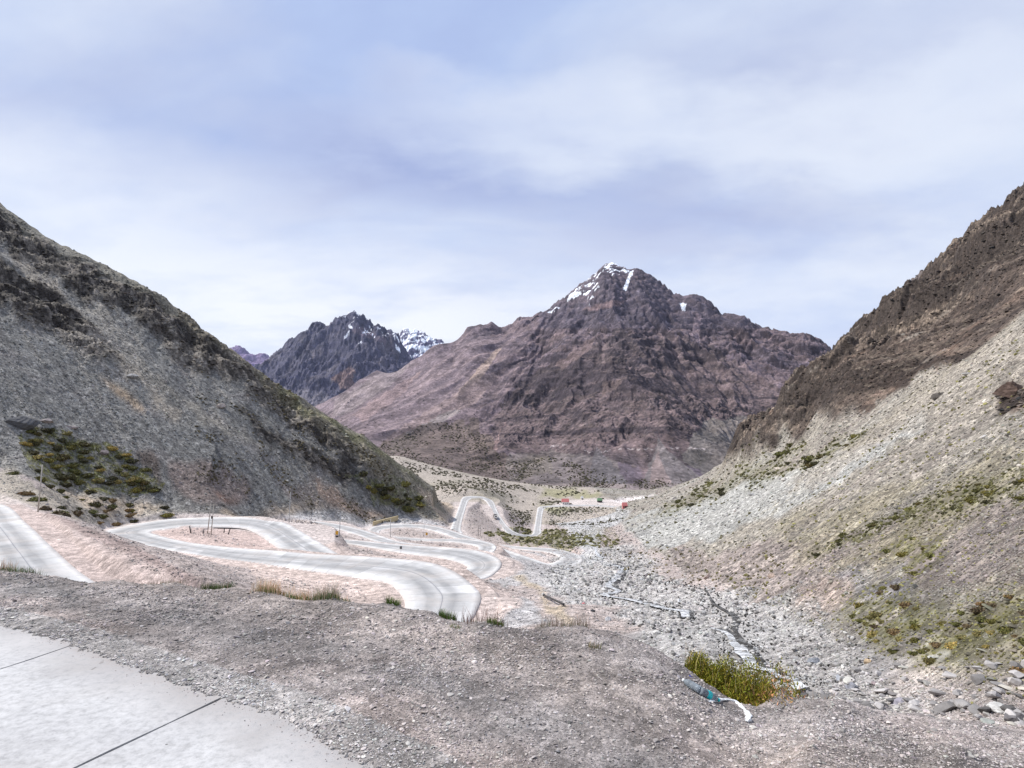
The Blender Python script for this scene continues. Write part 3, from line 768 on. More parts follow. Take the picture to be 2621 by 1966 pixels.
    p(mzone(U_, V_, [(1800,1080),(1960,1060),(2000,1150),(1850,1240),(1740,1170)], 7, 12, 40), (.205, .19, .16), .8)
    p(V_ > 1238, (.30, .255, .22), .7)
    # pale dike running along the cliff foot
    dv = np.interp(U_, [1400,1412,1462,1507,1530,1584,1679,1742,1805,1815], [1150,1142,1136,1157,1158,1150,1149,1146,1149,1155]) + 3.5 * gn(U_ / 9, V_ * 0, 170)
    p((np.abs(V_ - dv) < 1.3 + 1.6 * gn(U_ / 7, V_ * 0, 171)) & (U_ > 1405) & (U_ < 1812) & (gn(U_ / 22, V_ * 0, 172) > -.05), (.46, .41, .37), .85)
    # snow
    nS = fbm(X * .012, Y * .03, 166, 4, .6)
    sn = mzone(U_, V_, [(1500,712),(1535,682),(1553,668),(1580,666),(1612,695),(1590,702),(1545,706),(1510,722)], 8, 4, 10) & (nS > .2)
    sn |= mzone(U_, V_, [(1445,764),(1489,730),(1530,722),(1535,738),(1500,752),(1455,772)], 9, 4, 10) & (nS > .08)
    sn |= mzone(U_, V_, [(1612,694),(1622,692),(1612,720),(1602,745),(1594,740),(1604,715)], 9, 2, 10)
    sn |= mzone(U_, V_, [(1740,776),(1756,777),(1752,796),(1746,794)], 9, 2, 10)
    sn |= mzone(U_, V_, [(1395,798),(1430,780),(1440,784),(1405,806)], 9, 3, 8) & (nS > .2)
    sn |= mzone(U_, V_, [(1495,738),(1520,760),(1510,790),(1500,770)], 9, 3, 8) & (nS > .35)
    p(sn, (.82, .84, .88))
    return c
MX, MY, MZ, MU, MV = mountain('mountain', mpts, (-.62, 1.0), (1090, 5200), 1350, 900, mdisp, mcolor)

BS = [(560,1010),(620,960),(658,935),(699,912),(735,889),(771,858),(812,831),(857,819),(875,812),(907,797),(929,812),(970,840),(997,858),(1020,871),(1042,905),(1080,930),(1200,1000),(1400,1100)]
bpts = []
for u, v in BS:
    p = at(u, v, 7000); bpts.append(p)
    for f_, dz_ in ((1.05, -120), (1.2, -500)): bpts.append(np.array([p[0] * f_, p[1] * f_, p[2] + dz_]))
    for t in (.25, .5, .75): bpts.append(at(u, 1130 + (v - 1130) * t, 5000 + 2000 * t))
    bpts.append(at(u, 1130, 5000))
def bdisp(X, Y, Z):
    w = sstep(5000, 5600, Y)
    wx = X + 120 * gn(X * .002, Y * .002, 230)
    return w * (70 * ridged(wx * .0026, Y * .0018, 201, 6, .58) + 26 * ridged(X * .009, Y * .006, 203, 4, .6) - 55)
def bcolor(X, Y, Z, U_, V_, D_):
    nA = fbm(X * .003, Y * .003, 210, 5, .6); nB = fbm(X * .012, Y * .01, 211, 4, .6)
    c = np.ones(X.shape + (3,)) * np.array((.085, .085, .118))  # grey rock with the blue of distant haze mixed into its colour
    def p(m, rgb, a=1.0):
        m = (m.astype(float) if m.dtype == bool else m)[..., None] * a
        c[:] = c * (1 - m) + np.array(rgb) * m
    p(sstep(.1, .9, nA), (.135, .125, .14)); p(sstep(.2, .9, -nB), (.055, .055, .075)); p(sstep(.3, 1., nB) * .6, (.18, .175, .185))
    p(mzone(U_, V_, [(850,965),(900,940),(910,990),(885,1005),(865,985)], 20, 8, 20), (.24, .17, .14), .8)
    p(mzone(U_, V_, [(915,830),(990,870),(985,880),(900,850)], 21, 6, 20), (.19, .155, .17), .7)
    p(mzone(U_, V_, [(700,985),(760,1000),(830,1000),(850,1030),(810,1050),(740,1030)], 22, 8, 30), (.20, .19, .20), .8)
    sn = mzone(U_, V_, [(890,832),(900,834),(903,842),(895,840)], 23, 1, 10) | mzone(U_, V_, [(1010,880),(1022,890),(1026,905),(1014,892)], 23, 2, 10)
    sn |= ((nB > .62) & (V_ < 880) & (U_ > 880) & (U_ < 1040))
    p(sn, (.85, .86, .9))
    return c
mountain('mountain', bpts, (-.56, .05), (4700, 8400), 520, 340, bdisp, bcolor)

SS = [(960,930),(1000,890),(1020,867),(1033,849),(1040,850),(1049,842),(1058,848),(1070,853),(1085,860),(1097,857),(1110,869),(1133,878),(1170,905),(1230,960)]
spts = []
for u, v in SS:
    p = at(u, v, 10500); spts.append(p)
    for f_, dz_ in ((1.04, -150), (1.15, -700)): spts.append(np.array([p[0] * f_, p[1] * f_, p[2] + dz_]))
    for t in (.3, .65): spts.append(at(u, 1000 + (v - 1000) * t, 8500 + 2000 * t))
    spts.append(at(u, 1000, 8500))
def sdisp(X, Y, Z): return 75 * ridged(X * .003 + Z * .001, Y * .0022, 301, 5, .6) * sstep(8500, 8900, Y) - 60
def scolor(X, Y, Z, U_, V_, D_):
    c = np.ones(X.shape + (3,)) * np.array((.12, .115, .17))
    n_ = fbm(X * .006 - Z * .004, Z * .008, 310, 4, .6)
    m = sstep(-.12, .05, n_ - .012 * (V_ - 905).clip(0, 80)) * sstep(935, 900, V_)
    return c * (1 - m[..., None]) + np.array((.85, .87, .93)) * m[..., None]
mountain('mountain', spts, (-.26, -.05), (8300, 12500), 260, 220, sdisp, scolor)

PS = [(480,960),(560,905),(590,894),(611,889),(627,898),(649,912),(667,910),(685,914),(720,925),(800,960)]
ppts = []
for u, v in PS:
    p = at(u, v, 13000); ppts.append(p)
    for f_, dz_ in ((1.04, -150), (1.12, -600)): ppts.append(np.array([p[0] * f_, p[1] * f_, p[2] + dz_]))
    ppts.append(at(u, (v + 1000) / 2, 12000)); ppts.append(at(u, 1000, 11000))
def pdisp(X, Y, Z): return 70 * ridged(X * .002, Y * .002, 401, 5, .6) * sstep(11000, 11500, Y) - 50
def pcolor(X, Y, Z, U_, V_, D_):
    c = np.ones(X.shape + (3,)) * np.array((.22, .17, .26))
    n_ = fbm(X * .004, Y * .004, 410, 4, .6)
    c = c * (1 + .3 * n_)[..., None]
    m = (n_ > .75)[..., None]
    return np.where(m, np.array((.8, .8, .85)), c)
mountain('mountain', ppts, (-.62, -.34), (10700, 15000), 220, 160, pdisp, pcolor)

# ------------------------------------------------------------------ roads below
hwid = np.linalg.norm((RA - RB)[:, :2], axis=1)
ts = np.array([-1.0, -.97, -.8, -.6, -.4, -.2, -.02, .02, .2, .4, .6, .8, .97, 1.0])
al = np.concatenate([[0], np.cumsum(np.linalg.norm(np.diff(RC, axis=0), axis=1))])
W = len(ts)
rv = RC[:, None, :] + (RA - RB)[:, None, :] / 2 * ts[None, :, None]
rv[:, :, 2] += .06 + np.where(np.abs(ts) > .99, -.35, 0)[None]
fol = np.concatenate([rv.reshape(-1, 3)])
i_ = np.arange(len(RC) * W).reshape(len(RC), W)
q = np.stack([i_[:-1, :-1], i_[:-1, 1:], i_[1:, 1:], i_[1:, :-1]], -1).reshape(-1, 4)
me = npmesh('road', fol, q)
for nm, arr in (('across', np.repeat(ts[None], len(RC), 0)), ('along', np.repeat(al[:, None], W, 1)), ('wid', np.repeat(hwid[:, None], W, 1))):
    a = me.attributes.new(nm, 'FLOAT', 'POINT'); a.data.foreach_set('value', arr.astype(np.float32).ravel())
def math_(nt, op, a, b=None, c=None):
    m = nt.nodes.new('ShaderNodeMath'); m.operation = op
    for k_, v in enumerate((a, b, c)):
        if v is None: continue
        if hasattr(v, 'links'): nt.links.new(v, m.inputs[k_])
        else: m.inputs[k_].default_value = v
    return m.outputs[0]
def road_mat():
    m, nt, b = nodes('worn_concrete_road')
    ac = N(nt, 'ShaderNodeAttribute', attribute_name='across').outputs['Fac']
    al_ = N(nt, 'ShaderNodeAttribute', attribute_name='along').outputs['Fac']
    g = N(nt, 'ShaderNodeNewGeometry')
    aa = math_(nt, 'ABSOLUTE', ac)
    cv = N(nt, 'ShaderNodeCombineXYZ'); nt.links.new(math_(nt, 'MULTIPLY', al_, .03), cv.inputs[0]); nt.links.new(math_(nt, 'MULTIPLY', ac, 2.2), cv.inputs[1])
    nz = N(nt, 'ShaderNodeTexNoise', i_Scale=1.6, i_Detail=6.0, i_Roughness=.6); nt.links.new(cv.outputs[0], nz.inputs['Vector'])
    x = math_(nt, 'ADD', aa, math_(nt, 'MULTIPLY', math_(nt, 'SUBTRACT', nz.outputs[0], .5), .35))
    lane = ramp(nt, x, [(.0, (.37, .365, .36)), (.06, (.44, .43, .42)), (.20, (.34, .335, .33)), (.36, (.325, .32, .315)), (.50, (.44, .43, .42)), (.64, (.51, .50, .485)), (.8, (.60, .585, .565)), (.97, (.58, .54, .51))])
    n2_ = N(nt, 'ShaderNodeTexNoise', i_Scale=.35, i_Detail=10.0, i_Roughness=.7); nt.links.new(g.outputs['Position'], n2_.inputs['Vector'])
    c = mix(nt, lane, ramp(nt, n2_.outputs[0], [(.3, (.80,) * 3), (.7, (1.2,) * 3)]), 1.0, 'MULTIPLY')
    # slabs: each a slightly different tone, with dark joints across and along
    sl_ = math_(nt, 'FLOOR', math_(nt, 'DIVIDE', al_, 4.0))
    side = math_(nt, 'FLOOR', math_(nt, 'MULTIPLY', ac, 1.0))
    cw = N(nt, 'ShaderNodeCombineXYZ'); nt.links.new(sl_, cw.inputs[0]); nt.links.new(side, cw.inputs[1])
    wn = N(nt, 'ShaderNodeTexWhiteNoise', noise_dimensions='3D'); nt.links.new(cw.outputs[0], wn.inputs['Vector'])
    c = mix(nt, c, ramp(nt, wn.outputs[0], [(0, (.9,) * 3), (.9, (1.04,) * 3), (.97, (1.2,) * 3)]), 1.0, 'MULTIPLY')
    fr = math_(nt, 'FRACT', math_(nt, 'DIVIDE', al_, 4.0))
    j = math_(nt, 'LESS_THAN', fr, .02)
    wgt = math_(nt, 'MULTIPLY', j, ramp(nt, nz.outputs[0], [(.4, (.15,) * 3), (.6, (.75,) * 3)]))
    n9 = N(nt, 'ShaderNodeTexNoise', i_Scale=.12, i_Detail=8.0, i_Roughness=.65); nt.links.new(g.outputs['Position'], n9.inputs['Vector'])
    c = mix(nt, c, (.50, .44, .39), ramp(nt, n9.outputs[0], [(.48, (0,) * 3), (.72, (.6,) * 3)]))
    c = mix(nt, c, (.10, .10, .10), wgt)
    cj = math_(nt, 'LESS_THAN', aa, .012)
    c = mix(nt, c, (.16, .16, .18), math_(nt, 'MULTIPLY', cj, .6))
    nt.links.new(c, b.inputs['Base Color'])
    b.inputs['Roughness'].default_value = .8
    return m
o = link('road', me, road_mat()); tag(o, kind='structure')

# ------------------------------------------------------------------ foreground concrete slabs
jA0, jA1 = flat(0, 1713), flat(172, 1656)
jB0, jB1 = flat(190, 1966), flat(541, 1799)
dirA = (jA0 - jA1) / np.linalg.norm(jA0 - jA1); dirB = (jB0 - jB1) / np.linalg.norm(jB0 - jB1)
adir = (jB1 - jA1); pitch_ = np.linalg.norm(adir); adir /= pitch_
def rimdist(x, y):
    P_ = np.stack([np.asarray(x, float), np.asarray(y, float)], 1); out = np.full(len(P_), 99.0)
    for i in range(len(E) - 1):
        a = E[i]; ab = E[i + 1] - a; t = np.clip(((P_ - a) @ ab) / (ab @ ab), 0, 1)
        out = np.minimum(out, np.linalg.norm(P_ - (a + t[:, None] * ab), axis=1))
    return out
def conc_mat():
    m, nt, b = nodes('slab_concrete')
    g = N(nt, 'ShaderNodeNewGeometry')
    a = N(nt, 'ShaderNodeTexNoise', i_Scale=1.1, i_Detail=9.0, i_Roughness=.62); nt.links.new(g.outputs['Position'], a.inputs['Vector'])
    f_ = N(nt, 'ShaderNodeTexNoise', i_Scale=16.0, i_Detail=9.0, i_Roughness=.8); nt.links.new(g.outputs['Position'], f_.inputs['Vector'])
    c = ramp(nt, a.outputs[0], [(.3, (.40, .39, .385)), (.5, (.47, .46, .45)), (.7, (.55, .535, .52))])
    c = mix(nt, c, ramp(nt, f_.outputs[0], [(.3, (.58,) * 3), (.5, (1,) * 3), (.7, (1.25,) * 3)]), 1.0, 'MULTIPLY')
    vo = N(nt, 'ShaderNodeTexVoronoi', i_Scale=5.0); nt.links.new(g.outputs['Position'], vo.inputs['Vector'])
    pit = math_(nt, 'LESS_THAN', vo.outputs['Distance'], .05)
    n3_ = N(nt, 'ShaderNodeTexNoise', i_Scale=.9); nt.links.new(g.outputs['Position'], n3_.inputs['Vector'])
    pit = math_(nt, 'MULTIPLY', pit, math_(nt, 'GREATER_THAN', n3_.outputs[0], .53))
    c = mix(nt, c, (.09, .085, .08), math_(nt, 'MULTIPLY', pit, .8))
    st1 = N(nt, 'ShaderNodeTexNoise', i_Scale=.55, i_Detail=7.0, i_Roughness=.6, i_Distortion=.6); nt.links.new(g.outputs['Position'], st1.inputs['Vector'])
    c = mix(nt, c, (.33, .31, .29), ramp(nt, st1.outputs[0], [(.46, (0,) * 3), (.64, (.7,) * 3)]))
    vc = N(nt, 'ShaderNodeTexVoronoi', feature='DISTANCE_TO_EDGE', i_Scale=.42); 
    wv = N(nt, 'ShaderNodeTexNoise', i_Scale=2.5, i_Detail=6.0); nt.links.new(g.outputs['Position'], wv.inputs['Vector'])
    va = N(nt, 'ShaderNodeVectorMath', operation='MULTIPLY_ADD'); nt.links.new(wv.outputs['Color'], va.inputs[0]); va.inputs[1].default_value = (.5, .5, 0); nt.links.new(g.outputs['Position'], va.inputs[2])
    nt.links.new(va.outputs[0], vc.inputs['Vector'])
    crk = math_(nt, 'MULTIPLY', math_(nt, 'LESS_THAN', vc.outputs['Distance'], .004), math_(nt, 'GREATER_THAN', st1.outputs[0], .54))
    c = mix(nt, c, (.16, .15, .14), math_(nt, 'MULTIPLY', crk, .75))
    rd = N(nt, 'ShaderNodeAttribute', attribute_name='rim')
    dst = math_(nt, 'MULTIPLY', ramp(nt, rd.outputs['Fac'], [(.0, (1,) * 3), (.10, (.55,) * 3), (.5, (0,) * 3)]), ramp(nt, f_.outputs[0], [(.38, (.15,) * 3), (.58, (1,) * 3)]))
    c = mix(nt, c, (.33, .295, .275), dst)
    nt.links.new(c, b.inputs['Base Color'])
    bp = N(nt, 'ShaderNodeBump', i_Strength=.5, i_Distance=.004); nt.links.new(f_.outputs[0], bp.inputs['Height']); nt.links.new(bp.outputs[0], b.inputs['Normal'])
    return m
M_conc = conc_mat()
M_tar, nt_, b_ = nodes('joint_tar'); b_.inputs['Base Color'].default_value = (.014, .014, .015, 1)
def joint_line(kk):            # start (on the rim side) and direction of the joint number kk
    base = jA1 + adir * pitch_ * kk
    w = min(max(kk, -.5), 1.5)
    d = dirA * (1 - w) + dirB * w
    return base, d / np.linalg.norm(d)
sverts = []; squads = []
gap = .012
for kk in range(-2, 4):
    b0, d0 = joint_line(kk); b1, d1 = joint_line(kk + 1)
    n_a, n_b = 24, 30
    out = []
    for i in range(n_a + 1):
        for j in range(n_b + 1):
            t = i / n_a; w = -.22 + 5.7 * (j / n_b)
            wob_ = .006 * math.sin(w * 7 + kk) + .004 * math.sin(w * 23 + kk * 2) + .003 * math.sin(w * 61)
            p0 = b0 + d0 * w + adir * (gap * (1.0 if kk else .8) + wob_); p1 = b1 + d1 * w - adir * (gap - wob_ * .5)
            p = p0 * (1 - t) + p1 * t
            out.append((p[0], p[1], .0))
    o_ = len(sverts)
    sverts += out
    for i in range(n_a):
        for j in range(n_b):
            a_ = o_ + i * (n_b + 1) + j
            squads.append((a_, a_ + 1, a_ + n_b + 2, a_ + n_b + 1))
    # slab sides
    ring = [o_ + j for j in range(n_b + 1)], [o_ + n_a * (n_b + 1) + j for j in range(n_b + 1)]
    for rr_, flip in ((ring[0], False), (ring[1], True)):
        e_ = len(sverts)
        sverts += [(sverts[v][0], sverts[v][1], -.02) for v in rr_]
        for j in range(n_b):
            f_ = (rr_[j], e_ + j, e_ + j + 1, rr_[j + 1])
            squads.append(f_ if not flip else f_[::-1])
me = npmesh('road', sverts, squads, smooth=False)
sva = np.array(sverts); a = me.attributes.new('rim', 'FLOAT', 'POINT'); a.data.foreach_set('value', rimdist(sva[:, 0], sva[:, 1]).astype(np.float32))
o = link('road', me, M_conc); tag(o, kind='structure')
# dark filler lying in the joints
tv = []; tq = []
for kk in range(-1, 4):
    b0, d0 = joint_line(kk)
    for w in np.linspace(-.2, 5.4, 30):
        for sd in (-.03, .03):
            p = b0 + d0 * w + adir * sd; tv.append((p[0], p[1], -.012))
    o_ = len(tv) - 60
    for j in range(29): tq.append((o_ + 2 * j, o_ + 2 * j + 1, o_ + 2 * j + 3, o_ + 2 * j + 2))
o = link('road_joint', npmesh('road_joint', tv, tq), M_tar); tag(o, kind='structure')

# ------------------------------------------------------------------ loose stone and plants
UG, VG = proj(XG, np.maximum(YG, .3), ZG)
vis = VG <= np.minimum.accumulate(np.where(YG > 1.2, VG, 1e6), axis=0) + 3
infr = (UG > -60) & (UG < 2680) & (VG > 380) & (VG < 2010) & (YG > 1.6)
du = np.abs(np.gradient(UG, axis=1) * np.gradient(VG, axis=0) - np.gradient(UG, axis=0) * np.gradient(VG, axis=1))
area = np.where(vis & infr, du, 0)
offroad = dist > 2
def sample(weight, n):
    w_ = (area * weight).ravel().astype(np.float64)
    c_ = np.cumsum(w_)
    if c_[-1] <= 0: return np.zeros(0, int)
    return np.minimum(np.searchsorted(c_, RNG.random(n) * c_[-1]), w_.size - 1)

def ico(sub_):
    import bmesh
    bm = bmesh.new(); bmesh.ops.create_icosphere(bm, subdivisions=sub_, radius=1)
    v = np.array([x.co[:] for x in bm.verts]); f = np.array([[x.index for x in q_.verts] for q_ in bm.faces]); bm.free()
    return v, f
def rock_shape(sub_, seed, ncut=9, flat_=.65):
    r = np.random.default_rng(seed)
    v, f = ico(sub_)
    v = v * (1 + .12 * r.standard_normal(3))
    for _ in range(ncut):          # cleave with random planes
        n = r.standard_normal(3); n /= np.linalg.norm(n); d = r.uniform(.45, .8)
        h = v @ n; m = h > d
        v[m] -= (h[m] - d)[:, None] * n
    v *= np.array([r.uniform(.9, 1.35), r.uniform(.75, 1.0), flat_ * r.uniform(.8, 1.2)])
    return v, f
SH1 = [rock_shape(1, 900 + i, 7) for i in range(8)]
SHF = [rock_shape(2, 700 + i, 14, .34) for i in range(8)]
SH2 = [rock_shape(2, 950 + i, 8) for i in range(8)]
def rotz_tilt(n):
    a = RNG.random(n) * 2 * math.pi; t = RNG.normal(0, .35, n); b = RNG.random(n) * 2 * math.pi
    ca, sa = np.cos(a), np.sin(a)
    Rz = np.zeros((n, 3, 3)); Rz[:, 0, 0] = ca; Rz[:, 0, 1] = -sa; Rz[:, 1, 0] = sa; Rz[:, 1, 1] = ca; Rz[:, 2, 2] = 1
    k_ = np.stack([np.cos(b), np.sin(b), 0 * b], 1); K = np.zeros((n, 3, 3))
    K[:, 0, 2] = k_[:, 1]; K[:, 1, 2] = -k_[:, 0]; K[:, 2, 0] = -k_[:, 1]; K[:, 2, 1] = k_[:, 0]
    Rt = np.eye(3)[None] + np.sin(t)[:, None, None] * K + (1 - np.cos(t))[:, None, None] * (K @ K)
    return Rt @ Rz
def scatter(name, P, r, colr, shapes, mat, sink=.25):
    n = len(P); R_ = rotz_tilt(n); which = RNG.integers(0, len(shapes), n)
    VV = []; FF = []; CC = []; o = 0
    for k_, (v, f) in enumerate(shapes):
        m = np.where(which == k_)[0]
        if not len(m): continue
        vv = np.einsum('nij,vj->nvi', R_[m], v) * r[m][:, None, None] + P[m][:, None, :]
        vv[:, :, 2] += (r[m] * (.45 - sink))[:, None]
        VV.append(vv.reshape(-1, 3)); FF.append((f[None] + (np.arange(len(m)) * len(v))[:, None, None] + o).reshape(-1, 3))
        CC.append(np.repeat(colr[m][:, None], len(v), 1).reshape(-1, 3)); o += len(m) * len(v)
    me_ = npmesh(name, np.concatenate(VV), None, np.concatenate(CC), np.concatenate(FF), smooth=False)
    ob = link(name, me_, mat)
    return tag(ob, kind='stuff')
def stone_mat():
    m, nt, b = nodes('loose_stone')
    a = N(nt, 'ShaderNodeAttribute', attribute_name='col'); g = N(nt, 'ShaderNodeNewGeometry')
    nz = N(nt, 'ShaderNodeTexNoise', i_Scale=3.0, i_Detail=10.0, i_Roughness=.75); nt.links.new(g.outputs['Position'], nz.inputs['Vector'])
    nt.links.new(mix(nt, a.outputs['Color'], ramp(nt, nz.outputs[0], [(.3, (.7,) * 3), (.7, (1.3,) * 3)]), 1.0, 'MULTIPLY'), b.inputs['Base Color'])
    return m
M_stone = stone_mat()
Pall = np.stack([XG, YG, ZG], -1).reshape(-1, 3); Call = C.reshape(-1, 3)
def stones(name, weight, n, pxmin, pxmax, alpha, rmin, rmax, bright=(.75, 1.5), shapes=SH1, grey=.5):
    i = sample(weight * ((sdist > .1) | (YG < 14.5)), n)
    P = Pall[i].copy()
    j = (RNG.random((len(i), 2)) - .5)
    P[:, 0] += j[:, 0] * P[:, 1] * .002; P[:, 1] += j[:, 1] * P[:, 1] * .006; P[:, 2] = ground_z(P[:, 0], P[:, 1])
    px = pxmin * (1 - RNG.random(len(i)) * (1 - (pxmin / pxmax) ** alpha)) ** (-1 / alpha)
    r = np.clip(px * P[:, 1] / F / 2, rmin, rmax)
    c = Call[i]; lum = c.mean(1, keepdims=True)
    c = c * (1 - grey) + (lum * np.array([1.02, 1.0, .97])) * grey
    c = c * RNG.uniform(*bright, (len(i), 1)) * (1 + .022 * RNG.standard_normal((len(i), 3)))
    return scatter(name, P, r, np.clip(c, .03, .62), shapes, M_stone)
one = np.ones(XG.shape)
gi = sample(np.exp(np.minimum(de, 0) / .07) * (de < .02) * (YG < 9) * (YG > 1.6), 700)
gp = Pall[gi].copy(); gp[:, :2] += RNG.normal(0, .03, (len(gi), 2)); gp[:, 2] = .001
scatter('gravel', gp, .002 + .006 * RNG.random(len(gi)) ** 3, np.array((.33, .295, .28)) * RNG.uniform(.6, 1.5, (len(gi), 1)), SHF, M_stone, .1)
fgm = (YG < 13) & (de > -.05)
clump = .25 + 1.0 * sstep(-.4, .8, fbm(XG * .8, YG * .8, 500, 3))
stones('gravel', fgm * clump * (1.0 + .5 * (YG > 4.5)), 46000, 2.4, 9, 2.4, .003, .03, (.6, 1.8), grey=.2)
stones('gravel', fgm * (.3 + clump), 6500, 6, 13, 2.4, .004, .03, (.55, 1.9), SHF, .25)
stones('gravel', fgm * clump, 1300, 8, 24, 3.2, .008, .04, (.7, 1.8), SHF, .3)
veg = np.zeros(XG.shape)
for g_ in gz: veg = np.maximum(veg, blur(g_, 3))
keep = 1 - .75 * veg
stones('scree', leftslope * offroad * (.4 + .9 * sstep(-.4, .7, strl)) * (~rock), 13000, 2.5, 10, 2.7, .1, 1.1, (.6, 1.8))
stones('scree', rock & leftslope & (YG > 150), 2600, 4, 18, 2.3, .3, 2.0, (.4, 2.2), SHF, .3)
stones('scree', (rightslope & ~rrock & (YG > 14)) * keep, 17000, 3, 12, 2.5, .05, 1.5, (.7, 1.6), grey=.3)
stones('scree', ((rightslope & (YG <= 60)) | ((YG > 7) & (YG < 30) & (XG > 3))) * ~rrock * keep, 9000, 4, 20, 2.4, .02, .3, (.6, 1.8), SH1, .3)
stones('scree', ((YG > 7) & (YG < 17) & (XG > 3.5)) * (.2 + keep), 230, 12, 40, 2.4, .04, .2, (.5, 1.7), SHF, .25)
stones('scree', rr, 1700, 4, 18, 2.3, .5, 5, (.4, 2.2), SHF, .3)
stones('streambed_stones', bed & (YG > 11), 15000, 3, 15, 2.2, .03, .6, (.55, 1.7), grey=.3)
stones('streambed_stones', zone([(1380,1300),(1620,1303),(1590,1330),(1520,1390),(1560,1450),(1440,1360)], 150, 800) | bed & (YG > 150), 2200, 3, 9, 2.5, .1, 1.5, (.6, 1.5))
stones('rubble', (YG > 44) & (YG < 700) & ~leftslope & ~rightslope & (dist > 4) & ~bed, 6000, 2.5, 10, 2.4, .06, 1.0, (.7, 1.5))

# --- plants
rb = ((YG > 9) & (YG < 19) & (VG > 1700) & (UG > 2060)) * 1.0
i = sample(rb, 95); P = Pall[i].copy(); P[:, 2] = ground_z(P[:, 0], P[:, 1])
scatter('rubble', P, RNG.uniform(.06, .19, len(i)), np.array((.26, .245, .235)) * RNG.uniform(.35, 1.7, (len(i), 1)), [rock_shape(2, 1200 + k_, 14, .5) for k_ in range(8)], M_stone, .1)
def leaf_mat(name):
    m, nt, b = nodes(name)
    a = N(nt, 'ShaderNodeAttribute', attribute_name='col')
    oi = N(nt, 'ShaderNodeObjectInfo')
    v = ramp(nt, oi.outputs['Random'], [(0, (.65, .62, .6)), (.5, (1, 1, 1)), (1, (1.5, 1.25, .9))])
    nt.links.new(mix(nt, a.outputs['Color'], v, 1.0, 'MULTIPLY'), b.inputs['Base Color'])
    b.inputs['Roughness'].default_value = .75
    return m
M_leaf = leaf_mat('foliage')
def cushion_mesh(seed, n=170, base=(.10, .10, .035)):
    r = np.random.default_rng(seed)
    vs = []; fs = []; cs = []
    hv, hf = ico(2); lump = 1 + .18 * np.sin(hv[:, 0] * 4 + seed) * np.cos(hv[:, 1] * 5)
    hv = hv * lump[:, None] * np.array([.86, .86, .42])
    vs.append(hv); fs.append(hf); cs.append(np.ones((len(hv), 3)) * np.array(base) * .8); o = len(hv)
    d = r.standard_normal((n, 3)); d[:, 2] = np.abs(d[:, 2]); d /= np.linalg.norm(d, axis=1)[:, None]
    lum_ = 1 + .18 * np.sin(d[:, 0] * 4 + seed) * np.cos(d[:, 1] * 5)
    ctr = d * lum_[:, None] * np.array([.92, .92, .48]) * r.uniform(.9, 1.12, (n, 1))
    for c_, dd_ in zip(ctr, d):
        t1 = np.cross(dd_, r.standard_normal(3)); t1 /= np.linalg.norm(t1); t2 = np.cross(dd_, t1)
        s_ = r.uniform(.10, .22)
        tri = np.array([c_ + t1 * s_, c_ - t1 * s_ * .6 + t2 * s_ * .6, c_ + dd_ * s_ * 1.2 - t2 * s_ * .5])
        vs.append(tri); fs.append(np.array([[o, o + 1, o + 2]])); o += 3
        cs.append(np.ones((3, 3)) * np.array(base) * r.uniform(.6, 1.9) * np.array([1, r.uniform(.85, 1.1), 1]))
    me_ = npmesh('cushion', np.concatenate(vs), None, np.concatenate(cs), np.concatenate(fs), smooth=False)
    me_.materials.append(M_leaf)
    return me_
CUSH = {'green': [cushion_mesh(i, base=(.115, .115, .036)) for i in range(4)], 'brown': [cushion_mesh(20 + i, base=(.12, .092, .052)) for i in range(3)],
        'dark': [cushion_mesh(40 + i, base=(.065, .062, .028)) for i in range(4)], 'olive': [cushion_mesh(60 + i, base=(.19, .17, .065)) for i in range(4)]}
def shrubs(name, weight, n, kinds, pxr, label, group, rmax=1.6):
    i = sample(weight, n)
    for k_ in i:
        p = Pall[k_].copy(); p[:2] += RNG.normal(0, .002, 2) * p[1]; p[2] = float(ground_z(p[0], p[1]))
        ms = CUSH[kinds[RNG.integers(0, len(kinds))]]
        ob = bpy.data.objects.new(name, ms[RNG.integers(0, len(ms))]); col.objects.link(ob)
        r = min(RNG.uniform(*pxr) * p[1] / F / 2, rmax)
        ob.location = p - np.array([0, 0, r * .05]); ob.rotation_euler = (RNG.normal(0, .1), RNG.normal(0, .1), RNG.random() * 6.28)
        ob.scale = (r * RNG.uniform(.9, 1.5), r * RNG.uniform(.9, 1.3), r * RNG.uniform(.8, 1.3))
        tag(ob, label, 'shrub', group)
nearveg = gz[3] & rightslope
shrubs('cushion_shrub', nearveg.astype(float), 85, ['green', 'olive', 'brown'], (9, 30), 'low olive-green cushion shrub on the stony slope at the lower right', 'cushion shrubs on the near right slope', .7)
shrubs('cushion_shrub', ((gz[0] | gz[1] | gz[2] | gz[4]) & rightslope).astype(float), 75, ['dark', 'green'], (9, 26), 'dark green cushion shrub in a strip of plants across the pale right-hand scree', 'shrub strips on the right scree', 2.6)
shrubs('cushion_shrub', gl.astype(float), 70, ['dark', 'green', 'olive'], (12, 34), 'dark mossy shrub in the green patch low on the left scree slope', 'shrubs in the green patch on the left', 1.7)
lbank = zone([(0,1215),(440,1305),(430,1325),(200,1345),(60,1290)], 90, 215)
shrubs('cushion_shrub', (lbank & offroad).astype(float), 34, ['dark', 'green', 'brown'], (12, 34), 'dark bush on the tan bank between the left scree and the road', 'bushes on the bank above the left bend', 1.5)
shrubs('cushion_shrub', zone([(900,1225),(1000,1228),(1090,1275),(1100,1300),(1040,1310),(960,1290)], 200, 460).astype(float), 22, ['dark', 'green'], (12, 32), 'dark green shrub at the foot of the left spur above the pale aprons', 'shrubs at the foot of the left spur', 3)
